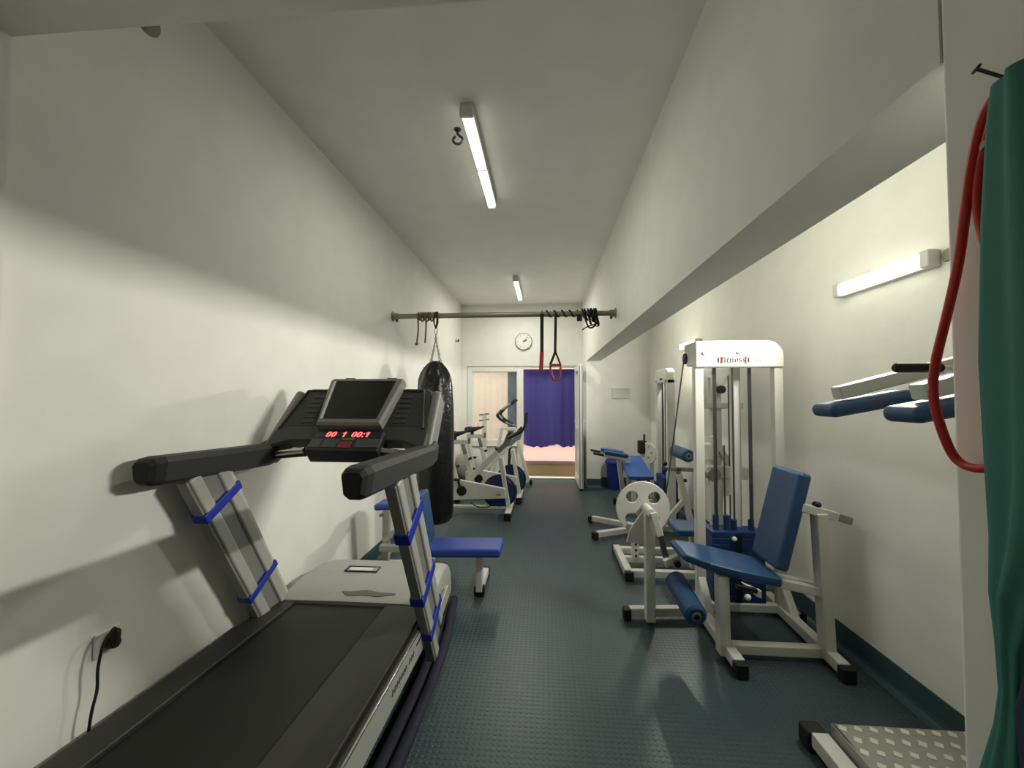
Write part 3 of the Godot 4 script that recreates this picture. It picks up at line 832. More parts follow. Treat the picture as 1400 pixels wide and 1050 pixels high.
func leg_extension() -> void:
	var t := thing("leg_extension_machine", "white leg extension machine with blue seat, foam roller and tall framed weight tower", "gym machine", v3(1.2, 0, -2.65))
	var w := "white_paint"
	var y := 0.055
	# base
	pbar(t, "base_rail", w, v3(1.045, y, -2.34), v3(1.06, y, -3.16), 0.06, 0.06)
	pbar(t, "base_rail", w, v3(1.585, y, -2.345), v3(1.61, y, -3.16), 0.06, 0.06)
	pbar(t, "cross_rail", w, v3(1.045, y, -2.5), v3(1.59, y, -2.5), 0.055, 0.055)
	pbar(t, "cross_rail", w, v3(1.05, y, -2.98), v3(1.61, y, -2.98), 0.055, 0.055)
	pbar(t, "cross_rail", w, v3(0.57, y, -2.86), v3(1.03, y, -2.9), 0.055, 0.055)
	for c in [v3(1.044, 0.04, -2.325), v3(1.584, 0.04, -2.33), v3(1.06, 0.04, -3.17), v3(1.61, 0.04, -3.17)]: foot_cap(t, c, 0.068, 0.055)
	pbox(t, "foot_cap", "black_rubber", v3(0.552, 0.04, -2.858), v3(0.05, 0.075, 0.068), 0.008)
	pbar(t, "stabiliser", w, v3(1.6, y, -2.9), v3(1.68, y, -2.9), 0.05, 0.05); pbox(t, "foot_cap", "black_rubber", v3(1.69, 0.038, -2.9), v3(0.05, 0.07, 0.06), 0.008)
	# tower
	var zt := -2.96
	for x in [1.08, 1.61]:
		pbar(t, "upright", w, v3(x, 0.03, zt - 0.02), v3(x, 1.75, zt - 0.02), 0.058, 0.06)
		pprism(t, "gusset", w, [Vector2(0, 0), Vector2(0.16, 0), Vector2(0, 0.2)], 0.05, Transform3D(Basis(v3(0, 0, 1), v3(0, 1, 0), v3(-1, 0, 0)), v3(x, 0.07, zt)), 0.004)
	var hd := [Vector2(1.05, 1.7), Vector2(1.05, 1.875), Vector2(1.06, 1.888)]
	for k in 9:
		var an := PI / 2 * (1.0 - k / 8.0)
		hd.append(Vector2(1.53 + 0.11 * cos(an), 1.778 + 0.11 * sin(an)))
	hd.append(Vector2(1.64, 1.7))
	var head := pprism(t, "header_plate", w, hd, 0.05, Transform3D(Basis(), v3(0, 0, zt)), 0.008)
	for bx in [[1.105, 1.8], [1.335, 1.805]]:
		var st0 := S(); cyl(st0, v3(bx[0], bx[1], zt + 0.02), v3(bx[0], bx[1], zt + 0.034), 0.014, 0.012, 6, 0.002); P(head, "bolt", "steel", st0)
	# printed emblem: a barbell with the word between its plates
	var zc := zt + 0.0255
	for e in [[1.203, 0.012, 0.036, "ink"], [1.222, 0.012, 0.05, "ink_red"], [1.385, 0.012, 0.05, "ink_red"], [1.404, 0.012, 0.036, "ink"]]:
		var se := S(); box(se, v3(e[0], 1.752, zc), v3(e[1], e[2], 0.002), 0.0008); P(head, "emblem_bar", e[3], se)
	text(head, "emblem_word", "fitness", "ink", 0.05, Transform3D(Basis(), v3(1.303, 1.752, zc)), true, 0.12)
	for k in 2:
		var se2 := S(); box(se2, v3(1.455 + k * 0.01, 1.757 - k * 0.012, zc), v3(0.065, 0.006, 0.0015), 0.0005); P(head, "small_print", "ink_grey", se2)
	# side arm of the header with its pulley and the hanging cable
	pprism(t, "top_arm", w, [Vector2(0.0, 1.78), Vector2(0.05, 1.72), Vector2(0.2, 1.72), Vector2(0.2, 1.885), Vector2(0.0, 1.885)], 0.05, Transform3D(Basis(v3(0, 0, 1), v3(0, 1, 0), v3(-1, 0, 0)), v3(1.077, 0, -3.17)), 0.006)
	pcyl(t, "pulley", "black_plastic", v3(1.04, 1.78, -3.14), v3(1.06, 1.78, -3.14), 0.04)
	pcyl(t, "cable", "rod", v3(1.04, 1.78, -3.14), v3(0.945, 0.62, -3.35), 0.005)
	for x in [1.212, 1.452]: pcyl(t, "guide_rod", "rod", v3(x, 0.05, -3.03), v3(x, 1.72, -3.03), 0.0125)
	pcyl(t, "cable", "rod", v3(1.335, 0.5, -3.03), v3(1.335, 1.72, -3.03), 0.006)
	pcyl(t, "cable", "rod", v3(1.285, 0.5, -3.06), v3(1.285, 1.15, -3.06), 0.006)
	pbar(t, "centre_column", w, v3(1.4, 0.05, -3.14), v3(1.4, 1.75, -3.14), 0.075, 0.05)
	var sl := S()
	for k in 7: box(sl, v3(1.385, 1.38 - k * 0.035, -3.113), v3(0.012, 0.018, 0.004), 0.001)
	P(t, "adjusting_slots", "rod", sl)
	# weight stack in blue
	for k in 11:
		pbox(t, "weight_plate", "stack_blue", v3(1.335, 0.105 + k * 0.0435, -3.05), v3(0.35, 0.0425, 0.16), 0.003)
	for x in [1.212, 1.285, 1.335, 1.452]: pcyl(t, "rod_sleeve", "stack_blue", v3(x, 0.56, -3.04), v3(x, 0.66 if x < 1.3 else 0.63, -3.04), 0.02)
	pbox(t, "pin_rail", "black_plastic", v3(1.335, 0.32, -2.966), v3(0.035, 0.46, 0.012), 0.003)
	var kn := S(); sphere(kn, v3(1.3, 0.52, -2.955), 0.018, 14); P(t, "pin_knob", "white_plastic", kn)
	# lever column, cam wheel, lever and roller
	pbar(t, "lever_column", w, v3(0.69, 0.03, -2.8), v3(0.69, 0.755, -2.8), 0.07, 0.06)
	pprism(t, "bracket", w, [Vector2(0.68, 0.76), Vector2(0.72, 0.74), Vector2(0.72, 0.5), Vector2(0.55, 0.52), Vector2(0.57, 0.6)], 0.02, Transform3D(Basis(), v3(0, 0, -2.845)), 0.003)
	holed_disc(t, "cam_wheel", v3(0.672, 0.735, -2.9), 0.178, 0.022, 4, 0.042, 0.105, Vector3.ZERO, 0.75)
	pcyl(t, "axle", w, v3(0.69, 0.74, -2.9), v3(0.69, 0.74, -2.74), 0.03)
	pbar(t, "lever", w, v3(0.7, 0.75, -2.735), v3(0.742, 0.6, -2.735), 0.045, 0.03, 0.005, Vector3.BACK)
	pbar(t, "lever_sleeve", "rod", v3(0.742, 0.6, -2.735), v3(0.785, 0.44, -2.735), 0.036, 0.024, 0.004, Vector3.BACK)
	pbar(t, "lever_clamp", w, v3(0.76, 0.435, -2.72), v3(0.86, 0.475, -2.72), 0.05, 0.05, 0.006)
	pcyl(t, "clamp_knob", "black_plastic", v3(0.83, 0.45, -2.69), v3(0.83, 0.45, -2.66), 0.02)
	roller(t, v3(0.832, 0.288, -2.36), v3(0.822, 0.345, -2.7), 0.062)
	# seat and backrest
	var a := deg_to_rad(-10.0)
	pbar(t, "seat_post", w, v3(1.02, 0.03, -2.48), v3(1.02, 0.47, -2.49), 0.075, 0.06)
	var stt := S()
	seat_pad(stt)
	P(t, "seat", "blue_vinyl", stt)
	pbar(t, "seat_beam", w, v3(0.96, 0.485, -2.62), v3(1.56, 0.4, -2.55), 0.06, 0.045)
	pbar(t, "seat_beam", w, v3(1.26, 0.45, -2.49), v3(1.56, 0.395, -2.485), 0.05, 0.05)
	pbar(t, "adjuster", "black_plastic", v3(1.06, 0.445, -2.4), v3(1.17, 0.425, -2.4), 0.03, 0.025, 0.004)
	pprism(t, "adjuster_bracket", w, [Vector2(1.1, 0.46), Vector2(1.2, 0.42), Vector2(1.2, 0.38), Vector2(1.17, 0.39), Vector2(1.13, 0.43)], 0.03, Transform3D(Basis(), v3(0, 0, -2.42)), 0.003)
	kn = S(); sphere(kn, v3(1.115, 0.395, -2.385), 0.017, 14); P(t, "adjuster_knob", "white_plastic", kn)
	var br := Basis(v3(0, 0, 1), deg_to_rad(-14.5))
	pad(t, "backrest", "blue_vinyl", Transform3D(br, v3(1.41, 0.785, -2.6)), v3(0.075, 0.57, 0.29), 0.022)
	pbar(t, "back_post", w, v3(1.585, 0.03, -2.48), v3(1.555, 0.84, -2.48), 0.075, 0.06)
	pbar(t, "adjusting_bar", w, v3(1.45, 0.872, -2.48), v3(1.65, 0.818, -2.48), 0.05, 0.05)
	pbar(t, "bar_end", "steel", v3(1.65, 0.818, -2.48), v3(1.725, 0.797, -2.48), 0.042, 0.042)
	pbar(t, "bar_end", "steel", v3(1.42, 0.88, -2.48), v3(1.45, 0.872, -2.48), 0.04, 0.04)
	kn = S(); sphere(kn, v3(1.545, 0.885, -2.48), 0.024, 14, 0.75); P(t, "lock_knob", "black_plastic", kn)

# wedge seat: high and narrow in front, lower and wider at the backrest
func seat_pad(st: SurfaceTool) -> void:
	var secs := [[0.825, 0.548, -2.80, -2.56, 0.028], [0.845, 0.562, -2.81, -2.53, 0.05], [0.95, 0.55, -2.815, -2.46, 0.062], [1.1, 0.525, -2.8, -2.43, 0.065], [1.26, 0.497, -2.78, -2.43, 0.065], [1.32, 0.484, -2.77, -2.435, 0.06], [1.335, 0.474, -2.76, -2.45, 0.04]]
	var rows := []
	for s in secs:
		var row := []
		var zm: float = (s[2] + s[3]) * 0.5
		var hw: float = (s[3] - s[2]) * 0.5
		for k in 29:
			var an := TAU * k / 28.0
			var c := cos(an)
			var sn := sin(an)
			var sx := signf(c) * pow(absf(c), 0.35)
			var sy := signf(sn) * pow(absf(sn), 0.35)
			row.append(v3(s[0], s[1] - s[4] * 0.5 + sy * s[4] * 0.5, zm + sx * hw))
		rows.append(row)
	var nor_c := []
	for s in secs: nor_c.append(v3(s[0], s[1] - s[4] * 0.5, (s[2] + s[3]) * 0.5))
	for i in rows.size() - 1:
		for k in 28:
			var m: Vector3 = (nor_c[i] + nor_c[i + 1]) * 0.5
			flat4(st, rows[i][k], rows[i][k + 1], rows[i + 1][k + 1], rows[i + 1][k], (rows[i][k] + rows[i + 1][k + 1]) * 0.5 - m)
	for e in [0, rows.size() - 1]:
		var d := Vector3.LEFT if e == 0 else Vector3.RIGHT
		for k in 28: tri(st, nor_c[e], rows[e][k], rows[e][k + 1], d, d, d)

func press_machine() -> void:
	var t := thing("press_machine", "white press machine standing behind the framed weight tower", "gym machine", v3(1.15, 0, -3.75))
	var w := "white_paint"
	pbar(t, "base_rail", w, v3(0.685, 0.055, -3.46), v3(0.685, 0.055, -4.04), 0.06, 0.055)
	pbar(t, "cross_rail", w, v3(0.7, 0.055, -3.47), v3(1.66, 0.055, -3.47), 0.055, 0.055)
	pbar(t, "cross_rail", w, v3(0.7, 0.055, -3.98), v3(1.66, 0.055, -3.98), 0.055, 0.055)
	for z in [-3.44, -4.06]: foot_cap(t, v3(0.685, 0.04, z), 0.07, 0.05)
	pbar(t, "link_post", w, v3(0.8, 0.06, -3.75), v3(0.8, 0.26, -3.75), 0.06, 0.06)
	pbar(t, "link_rail", w, v3(0.69, 0.06, -3.75), v3(1.5, 0.06, -3.75), 0.05, 0.05)
	for k in 3: pcyl(t, "pin_hole", "black_plastic", v3(0.8, 0.1 + k * 0.05, -3.718), v3(0.8, 0.1 + k * 0.05, -3.71), 0.01)
	pbar(t, "column", w, v3(1.5, 0.05, -3.75), v3(1.5, 1.72, -3.75), 0.07, 0.09)
	pbar(t, "column", w, v3(1.66, 0.05, -3.75), v3(1.66, 1.72, -3.75), 0.07, 0.07)
	pbar(t, "top_beam", w, v3(1.36, 1.7, -3.75), v3(1.7, 1.7, -3.75), 0.08, 0.08)
	pbar(t, "cross_beam", w, v3(1.33, 1.42, -3.72), v3(1.72, 1.42, -3.72), 0.05, 0.05)
	pbar(t, "press_arm", w, v3(1.38, 0.86, -3.68), v3(1.73, 0.84, -3.68), 0.08, 0.1)
	pbar(t, "arm_block", w, v3(1.36, 1.02, -3.72), v3(1.5, 1.02, -3.72), 0.1, 0.14)
	pbar(t, "diagonal_brace", w, v3(1.46, 1.16, -3.7), v3(1.62, 0.86, -3.7), 0.05, 0.05, 0.005, Vector3.BACK)
	pcyl(t, "pivot", "steel", v3(1.43, 0.84, -3.72), v3(1.43, 0.84, -3.6), 0.055)
	holed_disc(t, "cam_plate", v3(1.53, 0.78, -3.66), 0.13, 0.02, 0, 0.02, 0.1)
	pprism(t, "guard_panel", w, [Vector2(1.4, 0.84), Vector2(1.44, 0.88), Vector2(1.49, 0.8), Vector2(1.49, 0.38), Vector2(1.4, 0.45)], 0.015, Transform3D(Basis(), v3(0, 0, -3.62)), 0.003)
	pad(t, "seat", "blue_vinyl", Transform3D(Basis(), v3(1.22, 0.405, -3.55)), v3(0.32, 0.06, 0.28), 0.02)
	pbar(t, "seat_post", w, v3(1.25, 0.06, -3.6), v3(1.25, 0.38, -3.6), 0.06, 0.06)
	pcyl(t, "cable", "rod", v3(1.58, 0.1, -3.66), v3(1.58, 1.68, -3.66), 0.006)
	pbar(t, "weight_guide", "steel", v3(1.6, 1.05, -3.68), v3(1.6, 1.5, -3.68), 0.035, 0.02)
	pcyl(t, "top_pulley", "black_plastic", v3(1.52, 1.56, -3.68), v3(1.52, 1.56, -3.64), 0.034)
	pprism(t, "pulley_bracket", w, [Vector2(1.46, 1.72), Vector2(1.62, 1.72), Vector2(1.56, 1.6), Vector2(1.5, 1.58)], 0.02, Transform3D(Basis(), v3(0, 0, -3.69)), 0.003)
	var st := S(); box(st, v3(1.39, 1.58, -3.71), v3(0.07, 0.28, 0.01), 0.003)
	for k in 5: box(st, v3(1.39, 1.48 + k * 0.05, -3.704), v3(0.045, 0.008, 0.006), 0.001)
	P(t, "instruction_plate", "poster", st)

func leg_curl() -> void:
	var t := thing("leg_curl_machine", "white leg curl machine with blue foam roller, splayed feet and slim weight tower", "gym machine", v3(1.3, 0, -4.8))
	var w := "white_paint"
	pbar(t, "splayed_foot", w, v3(0.565, 0.055, -4.97), v3(1.08, 0.055, -4.66), 0.06, 0.055)
	pbar(t, "splayed_foot", w, v3(0.545, 0.055, -4.4), v3(1.08, 0.055, -4.66), 0.06, 0.055)
	pbar(t, "foot_cap", "black_rubber", v3(0.525, 0.042, -4.99), v3(0.57, 0.042, -4.965), 0.068, 0.075, 0.008)
	pbar(t, "foot_cap", "black_rubber", v3(0.505, 0.042, -4.38), v3(0.55, 0.042, -4.405), 0.068, 0.075, 0.008)
	pbar(t, "base_rail", w, v3(1.05, 0.055, -4.66), v3(1.7, 0.055, -4.66), 0.06, 0.055)
	pbar(t, "post", w, v3(1.6, 0.04, -4.6), v3(1.455, 0.66, -4.6), 0.06, 0.055, 0.006, Vector3.BACK)
	pbar(t, "brace", w, v3(1.24, 0.06, -4.6), v3(1.5, 0.37, -4.6), 0.05, 0.05, 0.006, Vector3.BACK)
	pbar(t, "post_sleeve", "steel", v3(1.46, 0.64, -4.6), v3(1.44, 0.72, -4.6), 0.045, 0.045, 0.004, Vector3.BACK)
	var kn := S(); sphere(kn, v3(1.505, 0.6, -4.55), 0.02, 12); P(t, "knob", "black_plastic", kn)
	pbar(t, "curl_bar", "steel", v3(1.32, 0.715, -4.6), v3(1.62, 0.705, -4.6), 0.045, 0.04)
	kn = S(); sphere(kn, v3(1.31, 0.77, -4.6), 0.025, 12); sphere(kn, v3(1.3, 0.7, -4.58), 0.025, 12); P(t, "grip_knobs", "black_plastic", kn)
	roller(t, v3(1.5, 0.878, -4.42), v3(1.5, 0.878, -4.86), 0.066)
	pcyl(t, "roller_axle", "steel", v3(1.5, 0.878, -4.8), v3(1.5, 0.878, -4.98), 0.015)
	pbar(t, "roller_arm", w, v3(1.5, 0.89, -4.95), v3(1.5, 0.06, -4.95), 0.05, 0.04)
	# slim tower turned to the corridor
	var hd := [Vector2(-4.86, 1.66), Vector2(-4.86, 1.76)]
	for k in 7:
		var an := PI / 2 * k / 6.0
		hd.append(Vector2(-4.93 + 0.07 * cos(an), 1.76 + 0.07 * sin(an)))
	hd.append_array([Vector2(-5.33, 1.83), Vector2(-5.35, 1.81), Vector2(-5.35, 1.66)])
	var xf := Transform3D(Basis(v3(0, 0, 1), v3(0, 1, 0), v3(-1, 0, 0)), v3(1.46, 0, 0))
	var head := pprism(t, "header_plate", w, hd, 0.09, xf, 0.008)
	text(head, "emblem_word", "fitness", "ink", 0.035, Transform3D(Basis(v3(0, 1, 0), -PI / 2), v3(1.4135, 1.71, -5.1)), true, 0.12)
	for z in [-4.895, -5.315]:
		pbar(t, "upright", w, v3(1.46, 0.03, z), v3(1.46, 1.7, z), 0.07, 0.09)
	for z in [-5.0, -5.2]: pcyl(t, "guide_rod", "rod", v3(1.46, 0.06, z), v3(1.46, 1.68, z), 0.0125)
	pcyl(t, "cable", "rod", v3(1.46, 0.5, -5.1), v3(1.46, 1.68, -5.1), 0.007)
	for k in 11: pbox(t, "weight_plate", "stack_blue", v3(1.47, 0.1 + k * 0.043, -5.1), v3(0.16, 0.042, 0.33), 0.003)
	for z in [-5.0, -5.1, -5.2]: pcyl(t, "rod_sleeve", "stack_blue", v3(1.46, 0.54, z), v3(1.46, 0.63, z), 0.018)
	pbar(t, "base_rail", w, v3(1.46, 0.055, -4.65), v3(1.46, 0.055, -5.4), 0.06, 0.055)
	foot_cap(t, v3(1.46, 0.04, -5.42), 0.068, 0.05)

func ab_bench() -> void:
	var t := thing("incline_bench", "white framed incline bench with bright blue board, arm pads and black grips", "bench", v3(1.15, 0, -5.6))
	var w := "white_paint"
	pad(t, "bench_board", "bench_vinyl", Transform3D(Basis(v3(1, 0, 0), deg_to_rad(12.0)), v3(1.2, 0.565, -5.58)), v3(0.31, 0.055, 0.74), 0.018)
	for x in [1.12, 1.25]: pbar(t, "front_leg", w, v3(x, 0.03, -5.3), v3(x, 0.46, -5.27), 0.06, 0.05)
	pbar(t, "front_foot", w, v3(1.0, 0.05, -5.3), v3(1.34, 0.05, -5.3), 0.05, 0.05)
	for x in [0.985, 1.355]: pbox(t, "foot_cap", "black_rubber", v3(x, 0.04, -5.3), v3(0.04, 0.07, 0.06), 0.006)
	for zz in [-5.62, -5.95]:
		pad(t, "arm_pad", "blue_vinyl" if zz > -5.8 else "bench_vinyl", Transform3D(Basis(v3(0, 0, 1), deg_to_rad(-8.0)), v3(0.96, 0.725, zz)), v3(0.32, 0.05, 0.11), 0.018)
		pbar(t, "arm_rail", w, v3(0.8, 0.705, zz), v3(1.14, 0.655, zz), 0.06, 0.045)
		pcyl(t, "grip", "black_rubber", v3(0.66, 0.735, zz), v3(0.8, 0.705, zz), 0.016)
	pbar(t, "leg", w, v3(1.0, 0.68, -5.65), v3(1.09, 0.06, -5.8), 0.06, 0.05, 0.006, Vector3.BACK)
	pbar(t, "leg", w, v3(1.12, 0.62, -5.65), v3(1.18, 0.06, -5.8), 0.06, 0.05, 0.006, Vector3.BACK)
	pbar(t, "rear_foot", w, v3(1.0, 0.05, -5.85), v3(1.5, 0.05, -5.85), 0.055, 0.05)
	pbox(t, "foot_cap", "black_rubber", v3(0.98, 0.04, -5.85), v3(0.045, 0.075, 0.065), 0.006)
	# counterweight plate beside the board
	pbar(t, "plate_post", w, v3(1.55, 0.04, -6.1), v3(1.55, 0.74, -6.1), 0.05, 0.05)
	pbox(t, "counterweight", "black_rubber", v3(1.43, 0.76, -6.15), v3(0.12, 0.19, 0.14), 0.02)
	pcyl(t, "selector_pin", "black_plastic", v3(1.45, 0.84, -6.12), v3(1.45, 0.95, -6.12), 0.014)
	holed_disc(t, "white_plate", v3(1.49, 0.69, -6.05), 0.15, 0.03, 5, 0.026, 0.08, v3(0, deg_to_rad(-58.0), 0))

func calf_machine() -> void:
	var t := thing("calf_raise_machine", "calf raise machine with chequered metal step and blue shoulder pads on white arms", "gym machine", v3(1.4, 0, -1.5))
	var w := "white_paint"
	var st := S(); span(st, v3(1.195, 0.1, -1.86), v3(1.74, 0.13, -1.2), 0.004); span(st, v3(1.195, 0.03, -1.86), v3(1.21, 0.13, -1.2), 0.003); span(st, v3(1.195, 0.03, -1.86), v3(1.74, 0.11, -1.845), 0.003)
	var pl := P(t, "tread_plate", "tread_plate", st)
	var lm := S(); rbox(lm, Transform3D(Basis(v3(0, 1, 0), PI / 4), Vector3.ZERO), v3(0.026, 0.004, 0.026), 0.0018)
	var mesh := lm.commit()
	for i in 9:
		for k in 11:
			var o := MeshInstance3D.new(); o.name = "lozenge"; o.mesh = mesh; o.material_override = M["tread_lozenge"]
			pl.add_child(o, true)
			o.position = v3(1.225 + i * 0.06 + (0.0 if k % 2 == 0 else 0.018), 0.1312, -1.835 + k * 0.058)
			o.rotation = v3(rng.randf_range(-0.05, 0.05), 0.2, rng.randf_range(-0.05, 0.05))
	pbar(t, "base_rail", w, v3(1.15, 0.06, -1.86), v3(1.15, 0.06, -1.1), 0.07, 0.06)
	pbox(t, "foot_cap", "black_rubber", v3(1.145, 0.045, -1.895), v3(0.085, 0.085, 0.075), 0.012)
	pbar(t, "cross_rail", w, v3(1.15, 0.05, -1.5), v3(1.74, 0.05, -1.5), 0.06, 0.06)
	pbar(t, "post", w, v3(1.7, 0.03, -1.5), v3(1.7, 1.75, -1.5), 0.07, 0.1)
	pbar(t, "pivot_beam", w, v3(1.7, 1.66, -1.75), v3(1.7, 1.66, -1.25), 0.06, 0.06)
	for z in [-1.7, -1.35]:
		var dz: float = 0.0
		pbar(t, "lever_arm", w, v3(1.14, 1.512, z), v3(1.68, 1.655, z), 0.055, 0.05)
		pad(t, "shoulder_pad", "blue_vinyl", Transform3D(Basis(v3(0, 0, 1), deg_to_rad(11.0)), v3(1.245, 1.473, z)), v3(0.33, 0.052, 0.14), 0.024)
	pcyl(t, "hand_grip", "black_rubber", v3(1.075, 1.588, -1.35), v3(1.215, 1.588, -1.35), 0.0145, -1.0, 0.006)
	pcyl(t, "grip_stem", w, v3(1.2, 1.588, -1.35), v3(1.33, 1.57, -1.35), 0.01)

func left_bench() -> void:
	var t := thing("seated_bench", "low bench with royal blue seat and backrest standing against the left wall", "bench", v3(-0.9, 0, -3.1))
	var w := "white_paint"
	pad(t, "seat", "royal_vinyl", Transform3D(Basis(v3(0, 0, 1), deg_to_rad(1.5)), v3(-0.60, 0.352, -3.12)), v3(0.56, 0.065, 0.27), 0.02)
	pad(t, "backrest", "blue_vinyl", Transform3D(Basis(v3(0, 0, 1), deg_to_rad(9.0)), v3(-0.945, 0.55, -3.16)), v3(0.075, 0.4, 0.3), 0.026)
	pad(t, "side_pad", "royal_vinyl", Transform3D(Basis(v3(0, 0, 1), deg_to_rad(4.0)), v3(-1.2, 0.645, -3.2)), v3(0.24, 0.05, 0.2), 0.02)
	pbar(t, "front_post", w, v3(-0.49, 0.04, -3.1), v3(-0.49, 0.32, -3.1), 0.07, 0.05)
	pbar(t, "front_foot", w, v3(-0.49, 0.055, -3.12), v3(-0.49, 0.055, -3.42), 0.06, 0.05)
	foot_cap(t, v3(-0.49, 0.042, -3.1), 0.078, 0.05)
	foot_cap(t, v3(-0.49, 0.042, -3.43), 0.07, 0.045)
	pbar(t, "seat_beam", w, v3(-1.3, 0.3, -3.2), v3(-0.45, 0.3, -3.15), 0.05, 0.05)
	pbar(t, "rear_post", w, v3(-1.34, 0.03, -3.42), v3(-1.31, 0.62, -3.35), 0.055, 0.055)
	pbar(t, "pad_arm", w, v3(-1.31, 0.6, -3.35), v3(-1.12, 0.61, -3.2), 0.04, 0.04)
	pbar(t, "back_brace", w, v3(-1.3, 0.32, -3.3), v3(-0.98, 0.6, -3.18), 0.045, 0.045)
	pbar(t, "rear_rail", w, v3(-1.38, 0.17, -3.55), v3(-0.95, 0.17, -3.5), 0.05, 0.045)
	pbar(t, "rear_link", w, v3(-1.34, 0.17, -3.42), v3(-1.34, 0.17, -3.56), 0.045, 0.045)
	pbar(t, "rear_foot", w, v3(-1.38, 0.055, -3.5), v3(-0.95, 0.055, -3.5), 0.055, 0.05)
	pbar(t, "rear_strut", w, v3(-0.97, 0.06, -3.5), v3(-0.97, 0.17, -3.5), 0.05, 0.05)
	for x in [-1.4, -0.94]: pbox(t, "foot_cap", "black_rubber", v3(x, 0.04, -3.5), v3(0.045, 0.07, 0.065), 0.008)
	pcyl(t, "bolt", "steel", v3(-1.345, 0.52, -3.325), v3(-1.345, 0.52, -3.31), 0.016)

# ------------------------------------------------------------------ left and back
func bike(off: Vector3, label: String, tall: bool) -> void:
	var zc := -5.27
	var t := thing("exercise_bike", label, "exercise bike", v3(-0.85, 0, zc) + off, "exercise bikes by the back window")
	O = v3(-0.85, 0, zc)                                 # shapes are written where the first bike stands
	var w := "white_paint"
	pbar(t, "base_tube", "white_paint", v3(-1.3, 0.075, zc), v3(-0.46, 0.075, zc), 0.055, 0.055, 0.02)
	for x in [-0.447, -1.32]:
		pbar(t, "cross_foot", w, v3(x, 0.065, zc - 0.3), v3(x, 0.065, zc + 0.3), 0.07, 0.055, 0.01)
		for s in [-1.0, 1.0]: pbox(t, "foot_cap", "black_rubber", v3(x, 0.045, zc + s * 0.31), v3(0.085, 0.085, 0.04), 0.008)
	for s in [-1.0, 1.0]: pbar(t, "fork_blade", w, v3(-0.56, 0.72, zc + s * 0.045), v3(-0.45, 0.08, zc + s * 0.06), 0.035, 0.055, 0.008, Vector3.RIGHT)
	var c := v3(-0.575, 0.28, zc)
	var st := S(); cyl(st, c - v3(0, 0, 0.022), c + v3(0, 0, 0.022), 0.218, -1.0, 40, 0.012)
	var fw := P(t, "flywheel", "black_rubber", st)
	st = S(); cyl(st, c - v3(0, 0, 0.026), c + v3(0, 0, 0.026), 0.19, -1.0, 40, 0.006); P(fw, "wheel_disc", "wheel_blue", st)
	st = S(); cyl(st, c - v3(0, 0, 0.05), c + v3(0, 0, 0.05), 0.03, -1.0, 16, 0.004); P(fw, "hub", "steel", st)
	pprism(t, "chain_guard", w, [Vector2(-1.24, 0.18), Vector2(-1.24, 0.4), Vector2(-1.16, 0.46), Vector2(-1.05, 0.44), Vector2(-0.5, 0.345), Vector2(-0.485, 0.33), Vector2(-0.485, 0.225), Vector2(-0.5, 0.215)], 0.05, Transform3D(Basis(), v3(0, 0, zc + 0.085)), 0.008)
	st = S(); box(st, v3(-0.575, 0.265, zc + 0.1115), v3(0.06, 0.025, 0.003), 0.001); P(t, "badge", "ink_grey", st)
	pcyl(t, "chain_wheel", "black_plastic", v3(-1.045, 0.306, zc + 0.11), v3(-1.045, 0.306, zc + 0.125), 0.062)
	pbar(t, "crank_arm", "black_plastic", v3(-1.045, 0.306, zc + 0.135), v3(-1.09, 0.45, zc + 0.135), 0.014, 0.026, 0.004, Vector3.RIGHT)
	pbox(t, "pedal", "black_plastic", v3(-1.095, 0.46, zc + 0.18), v3(0.09, 0.025, 0.07), 0.006)
	pbox(t, "pedal", "black_plastic", v3(-1.0, 0.15, zc - 0.18), v3(0.09, 0.025, 0.07), 0.006)
	pbar(t, "seat_tube", w, v3(-0.93, 0.46, zc), v3(-1.02, 0.75, zc), 0.05, 0.07, 0.008, Vector3.RIGHT)
	pbar(t, "seat_post", "steel", v3(-1.02, 0.75, zc), v3(-1.06, 0.9, zc), 0.035, 0.05, 0.006, Vector3.RIGHT)
	pbar(t, "frame_post", w, v3(-1.13, 0.4, zc), v3(-1.22, 0.78, zc), 0.045, 0.05, 0.008, Vector3.RIGHT)
	pbar(t, "seat_slide", w, v3(-1.24, 0.91, zc), v3(-0.97, 0.91, zc), 0.05, 0.055)
	pbar(t, "slide_end", "steel", v3(-0.985, 0.925, zc), v3(-0.955, 0.925, zc), 0.06, 0.08)
	st = S()
	loft(st, [[v3(-1.26, 1.0, zc), 1.0], [v3(-1.2, 1.005, zc), 1.25], [v3(-1.12, 1.01, zc), 0.9], [v3(-1.03, 1.035, zc), 0.5], [v3(-0.98, 1.055, zc), 0.3]], [Vector2(-0.09, 0.0), Vector2(-0.07, 0.03), Vector2(0, 0.04), Vector2(0.07, 0.03), Vector2(0.09, 0.0), Vector2(0.05, -0.03), Vector2(-0.05, -0.03)])
	P(t, "saddle", "black_rubber", st)
	pcyl(t, "saddle_clamp", "black_plastic", v3(-1.16, 0.92, zc), v3(-1.16, 1.0, zc), 0.025)
	for k in [v3(-0.96, 0.7, zc + 0.06), v3(-1.12, 0.6, zc + 0.06), v3(-0.62, 0.83, zc + 0.05)]:
		pcyl(t, "lock_knob", "black_plastic", k, k + v3(0.03, 0.012, 0.02), 0.018)
	pbar(t, "main_tube", w, v3(-0.98, 0.42, zc), v3(-0.6, 0.79, zc), 0.06, 0.075, 0.01)
	pbar(t, "stem_sleeve", "grey_metal", v3(-0.61, 0.78, zc), v3(-0.49, 0.89, zc), 0.05, 0.065, 0.008)
	pbar(t, "stem", "grey_metal", v3(-0.49, 0.87, zc), v3(-0.44, 1.0, zc), 0.05, 0.09, 0.01, Vector3.RIGHT)
